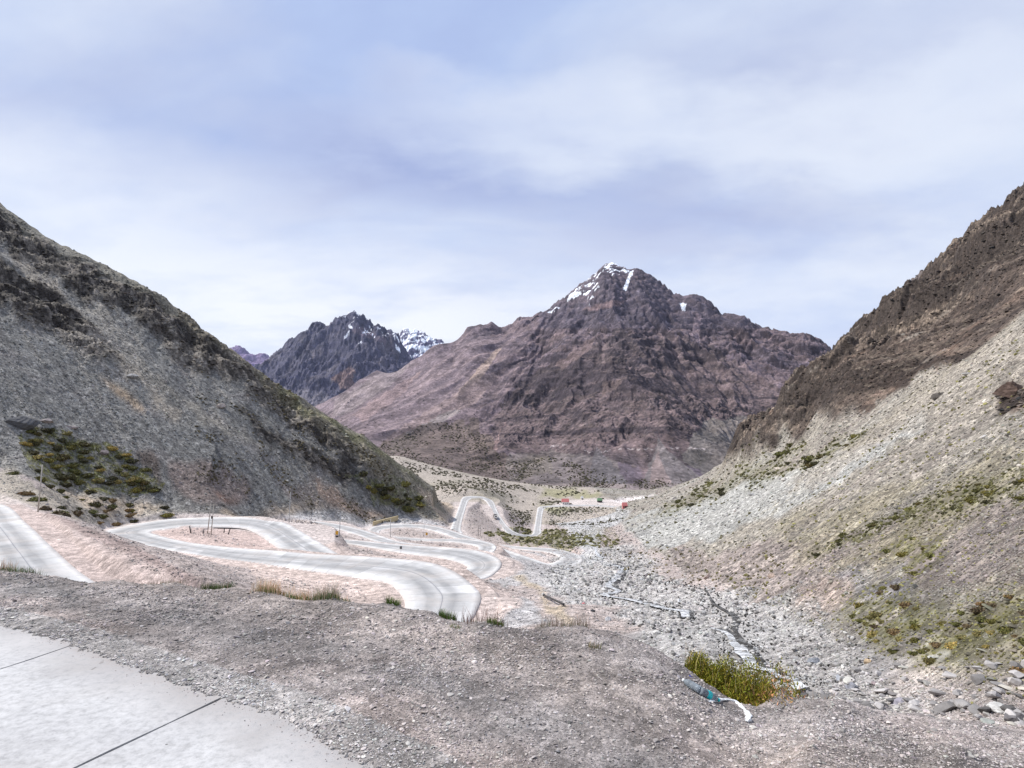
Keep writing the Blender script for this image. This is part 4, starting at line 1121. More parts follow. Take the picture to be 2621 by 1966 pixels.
# uncountable small scrub farther off
def scrub(name, weight, n, px, base, rmax):
    i = sample(weight, n); P = Pall[i].copy(); P[:, 2] = ground_z(P[:, 0], P[:, 1])
    r = np.minimum(RNG.uniform(*px, len(i)) * P[:, 1] / F / 2, rmax)
    c = np.array(base) * RNG.uniform(.6, 1.7, (len(i), 1))
    return scatter(name, P, r, c, SH1, M_stone, .3)
scrub('scrub', np.where((YG > 430) & ~rightslope & (dist > 5) & (VG < 1345), sstep(-.3, .7, fbm(XG * .012, YG * .006, 520, 3)), 0), 1700, (3, 9), (.075, .068, .042), 3)
scrub('scrub', zone([(1230,1358),(1330,1350),(1420,1362),(1600,1385),(1560,1410),(1440,1408),(1330,1396)], 200, 560) & offroad, 420, (5, 16), (.105, .098, .042), 3)
scrub('scrub', (rightslope & ~rrock & (YG > 20)) * sstep(-.2, .8, strr), 450, (4, 11), (.10, .09, .05), 2)
scrub('scrub', blur(gz[1] & rightslope, 5) + blur(gz[0] & rightslope, 4) + .6 * blur(gz[4] & rightslope, 4), 1100, (4, 14), (.085, .08, .036), 2.5)
scrub('scrub', blur(gz[2] & rightslope, 4) + blur(gz[3] & rightslope, 8) + .25 * (rightslope & (YG > 9) & (YG < 130)), 2200, (3, 13), (.16, .148, .06), 1)
scrub('scrub', blur(zone([(1500,1430),(1640,1400),(1800,1400),(2000,1440),(1950,1520),(1780,1500),(1640,1470)], 60) & (sdist > 1), 4), 260, (4, 12), (.12, .10, .055), 1.4)
scrub('scrub', np.where(leftslope & (UG > 500) & (VG > 950), sstep(0, .8, fbm(XG * .05, YG * .05, 521, 3)), 0), 700, (4, 10), (.09, .075, .045), 2)

mvis = MV <= np.minimum.accumulate(MV, axis=0) + 2
mdu = np.abs(np.gradient(MU, axis=1) * np.gradient(MV, axis=0) - np.gradient(MU, axis=0) * np.gradient(MV, axis=1)) * mvis
def mscatter(name, weight, n, px, base, rmax):
    w_ = np.cumsum((mdu * weight).ravel()); i = np.minimum(np.searchsorted(w_, RNG.random(n) * w_[-1]), w_.size - 1)
    P = np.stack([MX, MY, MZ], -1).reshape(-1, 3)[i]; r = np.minimum(RNG.uniform(*px, n) * P[:, 1] / F / 2, rmax)
    return scatter(name, P, r, np.array(base) * RNG.uniform(.6, 1.7, (n, 1)), SH1, M_stone, .3)
mscatter('scrub', mzone(MU, MV, [(940,1165),(1080,1090),(1200,1080),(1300,1180),(1400,1200),(1560,1225),(1700,1250),(1300,1255),(1000,1200)], 11, 14, 40) * sstep(-.5, .4, fbm(MX * .006, MY * .003, 530, 3)), 1500, (3, 8), (.085, .075, .05), 7)
mscatter('scrub', mzone(MU, MV, [(1300,1180),(1420,1170),(1600,1225),(1800,1230),(1800,1250),(1320,1250)], 12, 10, 40) * sstep(-.3, .6, fbm(MX * .008, MY * .004, 531, 3)), 700, (3, 8), (.075, .068, .04), 7)
mscatter('boulders', (MV > 1000) * 1.0, 1500, (3, 6), (.16, .14, .13), 7)

# --- grass
M_grass = leaf_mat('grass')
def blades(specs):
    """specs: rows of root(3), height, lean dir, lean, width, rgb"""
    vs = []; fs = []; cs = []; o = 0
    for root, h_, ang, lean, w_, rgb in specs:
        d = np.array([math.cos(ang), math.sin(ang), 0]); sdv = np.array([-d[1], d[0], 0]) if RNG.random() < .6 else np.array([1., 0, 0])
        K = 4
        for k_ in range(K + 1):
            t = k_ / K
            p = np.array(root) + np.array([0, 0, 1]) * h_ * t * (1 - .25 * lean * t) + d * lean * h_ * t * t
            ww = w_ * (1 - t) ** .7
            vs += [p - sdv * ww, p + sdv * ww]; cs += [np.array(rgb) * (.75 + .4 * t)] * 2
        for k_ in range(K): fs.append((o + 2 * k_, o + 2 * k_ + 1, o + 2 * k_ + 3, o + 2 * k_ + 2))
        o += 2 * (K + 1)
    return np.array(vs), np.array(fs), np.array(cs)
GREEN = (.085, .145, .028); STRAW = (.50, .42, .32); RED = (.36, .22, .17)
def tuft(u, v, D, wpx, ng, hg, ns, hs, label, cat='grass', straw=STRAW, name='grass_tuft', green=GREEN):
    c = at(u, v, D); gz_ = float(ground_z(c[0], c[1])); k_ = D / F
    root = empty(name, (c[0], c[1], gz_)); tag(root, label, cat)
    def mk(n, h_, rgb, nm, lean):
        sp = []
        n = max(n, int(wpx * .55))
        for i_ in range(n):
            dx = (((i_ + RNG.random()) / n - .5) * .95 + RNG.normal(0, .04)) * wpx * k_; dy = RNG.normal(0, .3) * min(wpx * k_, .35)
            x, y = c[0] + dx, c[1] + dy
            z = float(ground_z(x, y)) - gz_
            col_ = np.array(rgb) * RNG.uniform(.6, 1.5) * np.array([RNG.uniform(.85, 1.25), 1, 1])
            sp.append(((dx, dy, z - .01), h_ * .74 * RNG.uniform(.4, 1.1), RNG.random() * 6.28, RNG.uniform(.1, lean), RNG.uniform(.0016, .0032), col_))
        vv, ff, cc = blades(sp)
        link(nm, npmesh(nm, vv, ff, cc), M_grass, root)
    if ng: mk(ng, hg, green, 'green_blades', .75)
    if ns: mk(ns, hs, straw, 'dry_stalks', .6)
    return root
tuft(55, 1462, 8.9, 90, 260, .16, 50, .2, 'flat dark green grass strip on the gravel rim at the far left edge')
tuft(15, 1450, 8.95, 40, 30, .12, 110, .30, 'dry straw-coloured grass clump leaning at the left edge of the photo')
tuft(560, 1494, 8.15, 75, 380, .16, 40, .22, 'dark green grass tuft on the gravel rim, left of the big straw clump')
tuft(425, 1488, 8.4, 110, 30, .07, 110, .17, 'sparse straw grass on the gravel rim above the pink dirt shoulder')
tuft(690, 1512, 7.95, 70, 220, .14, 330, .30, 'mixed green and straw grass clump, left part of the large clump on the rim')
tuft(775, 1524, 7.8, 75, 320, .15, 150, .30, 'wide green grass clump in the middle of the large clump on the rim')
tuft(835, 1526, 7.7, 55, 380, .19, 260, .36, 'tallest grass clump with pale upright stalks at the right of the large clump')
tuft(876, 1534, 7.6, 40, 110, .09, 20, .13, 'small low green tuft just right of the large grass clump')
tuft(1006, 1541, 7.45, 36, 240, .16, 20, .2, 'small dark green tuft alone on the rim in front of the road bend')
tuft(1145, 1578, 7.0, 44, 340, .17, 30, .2, 'round dark green tuft on the rim below the big concrete bend')
tuft(1235, 1588, 6.85, 110, 20, .1, 80, .34, 'thin reddish stalks on the rim right of the round green tuft', straw=RED)
tuft(1268, 1600, 6.7, 40, 200, .12, 25, .2, 'flat green tuft on the rim below the reddish stalks')
tuft(1440, 1600, 6.8, 130, 10, .08, 200, .24, 'pale golden dry grass on the rim at the dip right of the road bend')
tuft(1520, 1672, 5.9, 30, 60, .12, 14, .14, 'thin grey-green weed alone on the gravel bank', green=(.12, .13, .06))
tuft(1165, 1612, 6.4, 30, 70, .06, 6, .08, 'tiny green weed in the gravel below the round tuft')
tuft(2085, 1796, 5.7, 60, 0, .1, 110, .2, 'tan dry grass at the right end of the white stream', straw=(.42, .33, .22))

# --- the big bush behind the rim
b0 = at(1765, 1715, 6.55); b1 = at(1985, 1835, 5.45)
bz = float(ground_z(b1[0], b1[1]))
bush = empty('roadside_bush', (b1[0], b1[1], bz)); tag(bush, 'large green and golden bush behind the gravel rim, with plastic bottles lying beside it', 'bush')
def bush_part(nm, n, rgb, hr, w_, spread, tmin=0., tmax=1., lean=.6):
    sp = []
    for _ in range(n):
        t = RNG.uniform(tmin, tmax); sdx = RNG.normal(0, spread); sdy = RNG.normal(0, spread)
        p = b0 * (1 - t) + b1 * t; x, y = p[0] + .12 + sdx, p[1] + .12 + sdy
        up_ = float(at(1765 + 220 * t, 1735 + 112 * t, p[1])[2])
        zg = max(float(ground_z(x, y)), up_ - .22)
        frac = RNG.random() ** .7
        z = zg + frac * .22 * (1 - .5 * abs(sdx) / (spread * 3))
        col_ = np.array(rgb) * RNG.uniform(.45, 1.7) * np.array([RNG.uniform(.8, 1.35), 1, RNG.uniform(.8, 1.1)])
        sp.append(((x - b1[0], y - b1[1], z - bz), hr * RNG.uniform(.5, 1.2), RNG.random() * 6.28, RNG.uniform(.2, lean), w_ * RNG.uniform(.7, 1.3), col_))
    vv, ff, cc = blades(sp); link(nm, npmesh(nm, vv, ff, cc), M_grass, bush)
def leaves(nm, n, rgb, size, spread, tmin, tmax, hmax):
    vs = []; fs = []; cs = []
    for k_ in range(n):
        t = RNG.uniform(tmin, tmax); p = b0 * (1 - t) + b1 * t
        a_ = RNG.random() * 6.28; q_ = math.sqrt(RNG.random()); wd = spread * (.75 + .6 * t)
        x = p[0] + .10 + wd * q_ * math.cos(a_); y = p[1] + .16 + wd * q_ * math.sin(a_)
        up_ = float(at(1765 + 220 * t, 1742 + 108 * t, p[1])[2])
        lump = .75 + .35 * math.sin(t * 19) + .2 * math.sin(t * 43 + 1)
        z = up_ - .16 + (hmax * (.8 + .5 * t) * lump * (1 - q_ ** 2.2) + .16) * RNG.random() ** .55
        d = RNG.standard_normal(3); d[2] = abs(d[2]) + .5; d /= np.linalg.norm(d)
        sd_ = np.cross(d, RNG.standard_normal(3)); sd_ /= np.linalg.norm(sd_)
        L_ = size * RNG.uniform(.5, 1.4); c_ = np.array([x - b1[0], y - b1[1], z - bz])
        col_ = np.array(rgb) * RNG.uniform(.45, 1.7) * np.array([RNG.uniform(.8, 1.45), 1, RNG.uniform(.8, 1.1)])
        vs += [c_ - sd_ * L_ * .14, c_ + sd_ * L_ * .14, c_ + d * L_]; cs += [col_] * 3; fs.append((3 * k_, 3 * k_ + 1, 3 * k_ + 2))
    link(nm, npmesh(nm, vs, None, cs, fs, smooth=False), M_grass, bush)
leaves('foliage', 42000, (.23, .25, .032), .032, .19, -.03, 1.05, .32)
leaves('golden_twigs', 3600, (.40, .25, .13), .035, .18, .78, 1.1, .28)
bush_part('dry_stalks', 110, (.50, .40, .22), .30, .0022, .12, 0, 1, .6)

# --- litter by the bush
def lathe(prof, n=20):
    vs = []; fs = []
    for r_, z_ in prof:
        for k_ in range(n): a = 2 * math.pi * k_ / n; vs.append((r_ * math.cos(a), r_ * math.sin(a), z_))
    for i in range(len(prof) - 1):
        for k_ in range(n): fs.append((i * n + k_, i * n + (k_ + 1) % n, (i + 1) * n + (k_ + 1) % n, (i + 1) * n + k_))
    return vs, fs
def flatmat(name, rgb, rough=.5, trans=0, spec=.4):
    m, nt, b = nodes(name); b.inputs['Roughness'].default_value = rough; b.inputs['Specular IOR Level'].default_value = spec
    g = N(nt, 'ShaderNodeNewGeometry'); nz = N(nt, 'ShaderNodeTexNoise', i_Scale=9.0, i_Detail=6.0); nt.links.new(g.outputs['Position'], nz.inputs['Vector'])
    nt.links.new(mix(nt, rgb, ramp(nt, nz.outputs[0], [(.3, (.75,) * 3), (.7, (1.2,) * 3)]), 1.0, 'MULTIPLY'), b.inputs['Base Color'])
    if trans: b.inputs['Transmission Weight'].default_value = trans; b.inputs['IOR'].default_value = 1.1
    return m
M_pet = flatmat('dusty_clear_plastic', (.34, .38, .41), .15, .5)
M_teal = flatmat('teal_label', (.02, .55, .55), .4)
M_blue = flatmat('blue_plastic', (.01, .03, .45), .4)
M_white = flatmat('white_plastic', (.80, .80, .79), .4)
def nhit(u, v):
    p = hit(u, v, 3.0)
    return p if p[1] < 6.0 else at(u, v, 5.4)
def bottle(ua, va, ub, vb, label, capm, withlabel):
    A = nhit(ua, va); B = nhit(ub, vb)
    A = A + np.array([0, -.03, .045]); B = B + np.array([0, -.03, .03])
    d = Vector(B - A); k_ = max(min(d.length / .25, 1.25), .85)
    root = empty('plastic_bottle', A); root.rotation_mode = 'QUATERNION'; root.rotation_quaternion = d.to_track_quat('Z', 'Y'); root.scale = (.95, .95, k_ * .92); tag(root, label, 'bottle')
    prof = [(.0, .0), (.028, .0), (.036, .008), (.037, .05), (.034, .06), (.037, .07), (.037, .12), (.033, .13), (.037, .14), (.036, .165), (.027, .20), (.014, .225), (.0125, .235)]
    vs, fs = lathe(prof); link('body', npmesh('body', vs, fs), M_pet, root)
    if withlabel:
        vs, fs = lathe([(.0375, .075), (.0384, .078), (.0384, .125), (.0375, .128)]); link('label', npmesh('label', vs, fs), M_teal, root)
    vs, fs = lathe([(.0145, .228), (.0155, .23), (.0155, .247), (.014, .25), (0, .25)]); link('cap', npmesh('cap', vs, fs), capm, root)
    return root
bottle(1792, 1778, 1752, 1750, 'clear grey plastic bottle without a label, upper one of the two beside the bush', M_white, False)
bottle(1790, 1778, 1842, 1800, 'clear plastic bottle with a teal label band, lying beside the bush', M_teal, True)
def crumple(name, u, v, D, sx_, sy_, sz_, mat, label, cat, seed, lift=0):
    c = at(u, v, D); vv, ff = ico(3)
    d = fbm(vv[:, 0] * 2.2 + seed, vv[:, 1] * 2.2 + vv[:, 2] * 1.7, seed, 3)
    vv = vv * (1 + .45 * d)[:, None] * np.array([sx_, sy_, sz_])
    ob = link(name, npmesh(name, vv, None, None, ff, smooth=False), mat); ob.location = c + np.array([0, 0, lift]); tag(ob, label, cat); return ob
crumple('plastic_wrapper', 1765, 1738, 5.95, .03, .03, .03, M_blue, 'small bright blue plastic scrap at the upper end of the bush', 'litter', 3)
BG = np.array([nhit(u, v) for u, v in [(1812,1798),(1835,1794),(1860,1792),(1885,1800),(1906,1818),(1916,1836),(1912,1850)]])
bw_ = np.array([.010, .022, .014, .020, .012, .026, .010])
BQ = catmull(np.concatenate([BG, bw_[:, None]], 1), [8] * 6)
bt = np.gradient(BQ[:, :3], axis=0); bt /= np.linalg.norm(bt, axis=1)[:, None]
bn = np.cross(bt, [0, 0, 1.0]); nb = 12; bv = []
for i in range(len(BQ)):
    for j in range(nb):
        th_ = 2 * math.pi * j / nb; rr_ = BQ[i, 3] * (1 + 1.0 * float(gn(np.array(i * .33), np.array(math.cos(th_) * 1.3 + 4), 801)) + .3 * float(gn(np.array(i * .9), np.array(math.sin(th_) * 2.5), 802)))
        bv.append(BQ[i, :3] + bn[i] * math.cos(th_) * rr_ * 1.1 + np.array([0, 0, 1]) * (math.sin(th_) * rr_ * .55 + .006))
bf = [(i * nb + j, i * nb + (j + 1) % nb, (i + 1) * nb + (j + 1) % nb, (i + 1) * nb + j) for i in range(len(BQ) - 1) for j in range(nb)]
bag = link('plastic_bag', npmesh('plastic_bag', bv, bf, smooth=False), M_white); tag(bag, 'crumpled white plastic bag half buried in gravel below the teal-labelled bottle', 'plastic bag')

# --- single boulders and slabs
def boulder(u, v, wpx, label, rgb, seed, flat_=.6, D=None, rot=None, tall=1.0):
    p = hit(u, v, 5.0) if D is None else at(u, v, D)
    r = wpx * p[1] / F / 2 / 1.1
    vv, ff = rock_shape(4, seed, 13, flat_)
    vv = vv * (1 + .10 * fbm(vv[:, 0] * 4 + seed, vv[:, 1] * 4 + vv[:, 2] * 3, seed, 4, .6))[:, None] * np.array([1, 1, tall])
    n_ = fbm(vv[:, 0] * 2.4, vv[:, 1] * 2.4 + vv[:, 2] * 3, seed + 5, 4)
    cc = np.array(rgb)[None] * (1 + .25 * n_)[:, None]
    ob = link('boulder', npmesh('boulder', vv * r, None, cc, ff, smooth=False), M_stone)
    ob.location = p + np.array([0, 0, r * .12]); ob.rotation_euler = (RNG.normal(0, .12), RNG.normal(0, .12), RNG.random() * 6.28 if rot is None else rot)
    tag(ob, label, 'boulder')
for a in [
 (58, 1092, 70, 'huge dark grey boulder at the top of the green patch on the left slope', (.10, .098, .10), 1, .7),
 (122, 1081, 34, 'pale pinkish boulder just right of the huge dark one', (.36, .31, .29), 2, .5),
 (185, 1096, 32, 'flat pale slab at the upper edge of the green patch on the left', (.34, .29, .27), 3, .4),
 (265, 1162, 24, 'round brownish boulder inside the green patch on the left slope', (.24, .20, .19), 4, .9),
 (262, 1232, 17, 'small white stone low in the green patch on the left slope', (.55, .54, .53), 5, .6),
 (565, 1042, 42, 'pale slab-shaped boulder sticking out of the left slope below the dark rocks', (.42, .36, .32), 6, .5),
 (337, 966, 34, 'grey boulder high on the left scree beside the tan streak', (.30, .29, .28), 7, .5),
 (166, 626, 22, 'small dark ledge of rock on the left skyline', (.08, .07, .07), 8, .5),
 (1990, 1202, 26, 'pale angular boulder high on the right scree', (.46, .40, .33), 9, .7),
 (2008, 1230, 22, 'lower pale boulder on the right scree, below the angular one', (.44, .41, .37), 10, .6),
 (2400, 1018, 62, 'long dark slab lying across the upper right slope', (.085, .075, .065), 11, .35),
 (2592, 1010, 95, 'big dark rock outcrop at the right edge of the photo', (.10, .07, .058), 12, .6),
 (2475, 960, 24, 'small pale boulder above the long dark slab on the right', (.36, .34, .31), 13, .7),
 (2520, 1118, 18, 'white boulder alone in the middle of the right slope', (.48, .46, .44), 14, .7),
 (2085, 1698, 34, 'blue-grey boulder on the right bank of the stream', (.22, .23, .25), 15, .8),
 (2222, 1696, 26, 'tan rounded boulder at the foot of the right slope', (.50, .38, .25), 16, .7),
 (2150, 1742, 32, 'upright pale grey slab, left one of the pair near the stream end', (.33, .34, .36), 17, .6, None, None, 1.5),
 (2182, 1762, 40, 'leaning dark-sided slab, right one of the pair near the stream end', (.22, .22, .24), 18, .55, None, None, 1.3),
 (2300, 1800, 44, 'flat lilac-grey slab at the edge of the gravel on the right', (.30, .28, .31), 19, .4),
 (2345, 1806, 40, 'pale tilted slab beside the lilac-grey one on the right', (.40, .38, .37), 20, .45),
 (2240, 1752, 28, 'reddish-grey stone between the leaning slab and the tan boulder', (.26, .21, .21), 21, .6),
 (2565, 1822, 66, 'large pale boulder at the lower right edge', (.44, .43, .41), 22, .55),
 (2600, 1846, 70, 'dark cracked boulder under the large pale one at the right edge', (.14, .13, .13), 23, .6),
 (2530, 1850, 50, 'flat mossy grey slab left of the dark cracked boulder', (.30, .31, .28), 24, .3),
 (1517, 1566, 15, 'small black rock on the left bank of the stream', (.045, .045, .05), 25, .8),
 (1557, 1588, 17, 'small white pointed rock left of the stream', (.58, .58, .58), 26, .9),
 (1812, 1480, 26, 'reddish boulder with a dark shadow side across the stream', (.32, .25, .22), 27, .8),
 (1978, 1476, 24, 'tan boulder on the lower right slope above the pink scar', (.40, .31, .25), 28, .7),
]:
    boulder(*a)

# --- stream
def ribbon(name, pts, mat, wid, seed, dark):
    P = dark.copy(); Wp = np.array([w_ for _, _, w_ in pts])
    nseg = [14] * (len(P) - 1); Q = catmull(np.concatenate([P, Wp[:, None]], 1), nseg)
    P = Q[:, :3]; Wp = Q[:, 3]
    t = np.gradient(P, axis=0); t[:, 2] = 0; t /= np.linalg.norm(t, axis=1)[:, None] + 1e-9
    nrm = np.stack([-t[:, 1], t[:, 0], 0 * t[:, 0]], 1)
    k_ = np.arange(len(P)); out = []
    cross = np.linspace(-1, 1, 7)
    wig = gn(k_ * .06, k_ * 0 + seed, 700); wl = 1 + .5 * gn(k_ * .07, k_ * 0 + seed, 701); wr = 1 + .5 * gn(k_ * .06, k_ * 0 + seed + 9, 702)
    for c_ in cross:
        ww = Wp * P[:, 1] / F / 2 * np.where(c_ < 0, wl, wr)
        q_ = P + nrm * (c_ * ww + wig * Wp * P[:, 1] / F * .35)[:, None]
        q_[:, 2] = ground_z(q_[:, 0], q_[:, 1]) + .16 - .05 * abs(c_)
        out.append(q_)
    zc = np.minimum.reduce([o_[:, 2] for o_ in out])
    V_ = np.stack(out, 1); V_[:, :, 2] = .5 * V_[:, :, 2] + .5 * V_[:, :, 2].mean(1, keepdims=True) + .03
    i_ = np.arange(len(P) * 7).reshape(len(P), 7)
    q_ = np.stack([i_[:-1, :-1], i_[:-1, 1:], i_[1:, 1:], i_[1:, :-1]], -1).reshape(-1, 4)
    ob = link(name, npmesh(name, V_, q_), mat); return tag(ob, kind='structure')
def water_mat():
    m, nt, b = nodes('white_water')
    g = N(nt, 'ShaderNodeNewGeometry')
    nz = N(nt, 'ShaderNodeTexNoise', i_Scale=1.6, i_Detail=8.0, i_Roughness=.7); nt.links.new(g.outputs['Position'], nz.inputs['Vector'])
    nt.links.new(ramp(nt, nz.outputs[0], [(.40, (.03, .035, .04)), (.46, (.40, .42, .44)), (.56, (.86, .87, .88))]), b.inputs['Base Color'])
    b.inputs['Roughness'].default_value = .25; b.inputs['Specular IOR Level'].default_value = .5
    bp = N(nt, 'ShaderNodeBump', i_Strength=.7, i_Distance=.05); nt.links.new(nz.outputs[0], bp.inputs['Height']); nt.links.new(bp.outputs[0], b.inputs['Normal'])
    return m
def wet_mat():
    m, nt, b = nodes('wet_stone_channel')
    g = N(nt, 'ShaderNodeNewGeometry')
    nz = N(nt, 'ShaderNodeTexNoise', i_Scale=1.3, i_Detail=9.0, i_Roughness=.75); nt.links.new(g.outputs['Position'], nz.inputs['Vector'])
    nt.links.new(ramp(nt, nz.outputs[0], [(.40, (.018, .018, .018)), (.52, (.045, .042, .038)), (.60, (.26, .26, .255))]), b.inputs['Base Color'])
    b.inputs['Roughness'].default_value = .35
    bp = N(nt, 'ShaderNodeBump', i_Strength=1.0, i_Distance=.12); nt.links.new(nz.outputs[0], bp.inputs['Height']); nt.links.new(bp.outputs[0], b.inputs['Normal'])
    return m
M_water = water_mat(); M_wet = wet_mat()
def widen(S, f_): return [(u, v, w_ * f_) for u, v, w_ in S]
def wet(S, P_): ribbon('wet_channel', S, M_wet, 0, 3, P_).location.z = -.05
sh_ = lambda P_, d_: P_ + np.array([d_, 0, 0]) * P_[:, 1:2] / 100
wet(widen(S1, 3.0), sh_(SP3['a'], .35)); wet(widen(S2[:7], 1.0), sh_(SP3['b'], 1.2)[:7]); wet(widen(S3, .5), SP3['c'])
ribbon('stream', widen(S1, 2.0), M_water, 0, 11, SP3['a']); ribbon('stream', widen(S2, .9), M_water, 0, 12, SP3['b']); ribbon('stream', S4, M_water, 0, 13, SP3['d'])

# --- poles, posts, signs
M_wood = flatmat('weathered_pole', (.42, .38, .33), .8); M_dark = flatmat('dark_post', (.05, .045, .045), .7); M_grey = flatmat('grey_pole', (.40, .40, .40), .6)
M_yel = flatmat('yellow_sign', (.70, .36, .03), .5)
def tube(p0, p1, r0, r1, n=10):
    p0 = np.array(p0, float); p1 = np.array(p1, float); d = p1 - p0; d /= np.linalg.norm(d)
    a = np.cross(d, [0, 1, .01]); a /= np.linalg.norm(a); b = np.cross(d, a)
    vs = []; 
    for p, r in ((p0, r0), (p1, r1)):
        for k_ in range(n): t = 2 * math.pi * k_ / n; vs.append(p + (a * math.cos(t) + b * math.sin(t)) * r)
    fs = [(k_, (k_ + 1) % n, n + (k_ + 1) % n, n + k_) for k_ in range(n)]
    vs += [p0, p1]; tr = [(2 * n, (k_ + 1) % n, k_) for k_ in range(n)] + [(2 * n + 1, n + k_, n + (k_ + 1) % n) for k_ in range(n)]
    return np.array(vs), np.array(fs), np.array(tr)
def tubeobj(nm, p0, p1, r0, r1, mat, parent=None):
    v, q_, t = tube(p0, p1, r0, r1); return link(nm, npmesh(nm, v, q_, None, t), mat, parent)
def boxobj(nm, c, s_, mat, parent=None, rz=0, bevel=.0):
    import bmesh
    bm = bmesh.new(); bmesh.ops.create_cube(bm, size=1)
    bmesh.ops.scale(bm, vec=s_, verts=bm.verts)
    if bevel: bmesh.ops.bevel(bm, geom=bm.edges[:], offset=bevel, segments=2, affect='EDGES')
    bmesh.ops.rotate(bm, verts=bm.verts, cent=(0, 0, 0), matrix=__import__('mathutils').Matrix.Rotation(rz, 3, 'Z'))
    bmesh.ops.translate(bm, verts=bm.verts, vec=c)
    me_ = bpy.data.meshes.new(nm); bm.to_mesh(me_); bm.free()
    return link(nm, me_, mat, parent)
def base_on(u, v, y0=40): return hit(u, v, y0)
def pole(u, vb, vt, label, r=.13, mat=None, arm=True, cat='utility pole', name='utility_pole', y0=40, du=0):
    p = base_on(u, vb, y0); h_ = (vb - vt) / F * p[1]
    root = empty(name, p); tag(root, label, cat)
    tubeobj('shaft', (0, 0, -.4), (du * p[1] / F, 0, h_), r, r * .7, mat or M_wood, root)
    if arm:
        a_ = boxobj('crossarm', (du * p[1] / F, 0, h_ - .35), (1.5, .1, .1), mat or M_wood, root)
        for dx in (-.65, 0, .65):
            tubeobj('insulator', (dx, 0, h_ - .3), (dx, 0, h_ - .1), .05, .03, M_grey, a_)
    return root
G_ = 'utility poles along the hairpins'
for a in [(97, 1311, 1193, 'tall leaning tan utility pole at the left, beside the upper road', .14, M_wood, False),
          (740, 1338, 1262, 'slim utility pole standing at the bend above the long near road', .12, M_grey, False),
          (869, 1373, 1316, 'utility pole beside the yellow sign on the dirt island', .12, M_grey, False),
          (999, 1376, 1330, 'grey utility pole in front of the right end of the yellow wall', .13, M_grey, False),
          (1085, 1374, 1339, 'thin pale utility pole beyond the grey one, near the small yellow sign', .12, M_grey, False),
          (1224, 1372, 1346, 'short dark post, leftmost of the row beside the far hairpin', .16, M_dark, False),
          (1230, 1373, 1352, 'pale post right beside the short dark one', .14, M_wood, False),
          (1248, 1369, 1346, 'middle pole of the row between the far hairpin legs', .12, M_grey, False),
          (1260, 1373, 1350, 'pale pole right of the middle one in the far row', .12, M_wood, False),
          (1291, 1369, 1351, 'last pole at the right end of the far row, above the dark shrubs', .12, M_wood, False)]:
    tag(pole(*a), group=G_)
pa = base_on(531, 1366); pb_ = base_on(547, 1366)
hf = empty('power_pole', pa); tag(hf, 'two-legged power pole on the dirt island inside the left bend', 'power pole')
hh = 73 / F * pa[1]; dx_ = pb_ - pa
tubeobj('leg', (0, 0, -.3), (4 / F * pa[1], 0, hh), .13, .10, M_wood, hf); tubeobj('leg', (dx_[0], dx_[1] * .2, -.3), (dx_[0] + 3 / F * pa[1], dx_[1] * .2, hh), .13, .10, M_wood, hf)
boxobj('crossarm', (dx_[0] / 2 + .35, 0, hh - .3), (3.4, .12, .14), M_wood, hf)
boxobj('transformer', (dx_[0] + .3, -.35, hh * .55), (.35, .3, .8), M_dark, hf, 0, .03)
for a in [(489, 1365, 1347, 'leaning black stub post, leftmost of those round the power pole', -5), (519.5, 1366, 1357, 'shortest black stub post, just left of the power pole', 0),
          (573, 1364, 1352, 'black stub post right of the power pole', 1), (584, 1368, 1354, 'slanting black stub post, rightmost of those round the power pole', 4)]:
    u, vb, vt, lb, du_ = a; p = base_on(u, vb); o_ = tubeobj('stub_post', (0, 0, -.2), (du_ * p[1] / F, 0, (vb - vt) / F * p[1]), .17, .14, M_dark); o_.location = p; tag(o_, lb, 'post', 'stub posts round the power pole')
def sign(u, vb, vt, wpx, hpx, mat, label, extra=False):
    p = base_on(u, vb); k_ = p[1] / F; h_ = (vb - vt) * k_
    root = empty('road_sign', p); tag(root, label, 'road sign')
    tubeobj('post', (0, 0, -.2), (0, 0, h_ - .05), .05, .05, M_grey, root)
    boxobj('panel', (0, -.08, h_ - hpx * k_ / 2), (wpx * k_, .05, hpx * k_), mat, root, 0, .02)
    if extra: boxobj('lower_panel', (0, -.08, .35), (wpx * k_, .05, .5), M_dark, root, 0, .01)
sign(862, 1376, 1360, 7, 9, M_yel, 'yellow road sign beside a pole on the dirt island in the middle', True)
sign(1092, 1372, 1364, 5, 6, M_yel, 'tiny farther yellow road sign left of the far hairpin')
sign(1026, 1418, 1399, 6, 7, flatmat('sign_back', (.13, .13, .13), .5), 'dark road sign on a thin post on the dirt between the near bends')

# --- pale yellow wall, pipe, barrier
M_wall = flatmat('pale_yellow_wall', (.56, .46, .28), .85)
w0 = base_on(955, 1346); w1 = base_on(1018, 1330); L_ = w1 - w0; ln = float(np.linalg.norm(L_[:2]))
wr_ = empty('retaining_wall', w0, math.atan2(L_[1], L_[0])); tag(wr_, 'low pale yellow wall between the left slope and the pale apron', 'wall')
def slopebox(nm, x0, x1, z0, z1, th, hgt, mat, parent, y=0):
    v = []
    for x, z in ((x0, z0), (x1, z1)):
        for yy_ in (-th / 2, th / 2):
            for hh_ in (-.6 if hgt > .5 else 0, hgt): v.append((x, y + yy_, z + hh_))
    f = [(0, 1, 5, 4), (2, 6, 7, 3), (1, 3, 7, 5), (0, 4, 6, 2), (0, 2, 3, 1), (4, 5, 7, 6)]
    return link(nm, npmesh(nm, v, f, smooth=False), mat, parent)
slopebox('wall_face', 0, ln, 0, L_[2], .6, 2.0, M_wall, wr_); 
cp_ = slopebox('coping', -.1, ln + .1, 2.003, L_[2] + 2.003, .8, .22, M_wall, wr_)
p0 = base_on(1392, 1528, 44); p1 = base_on(1443, 1553, 44)
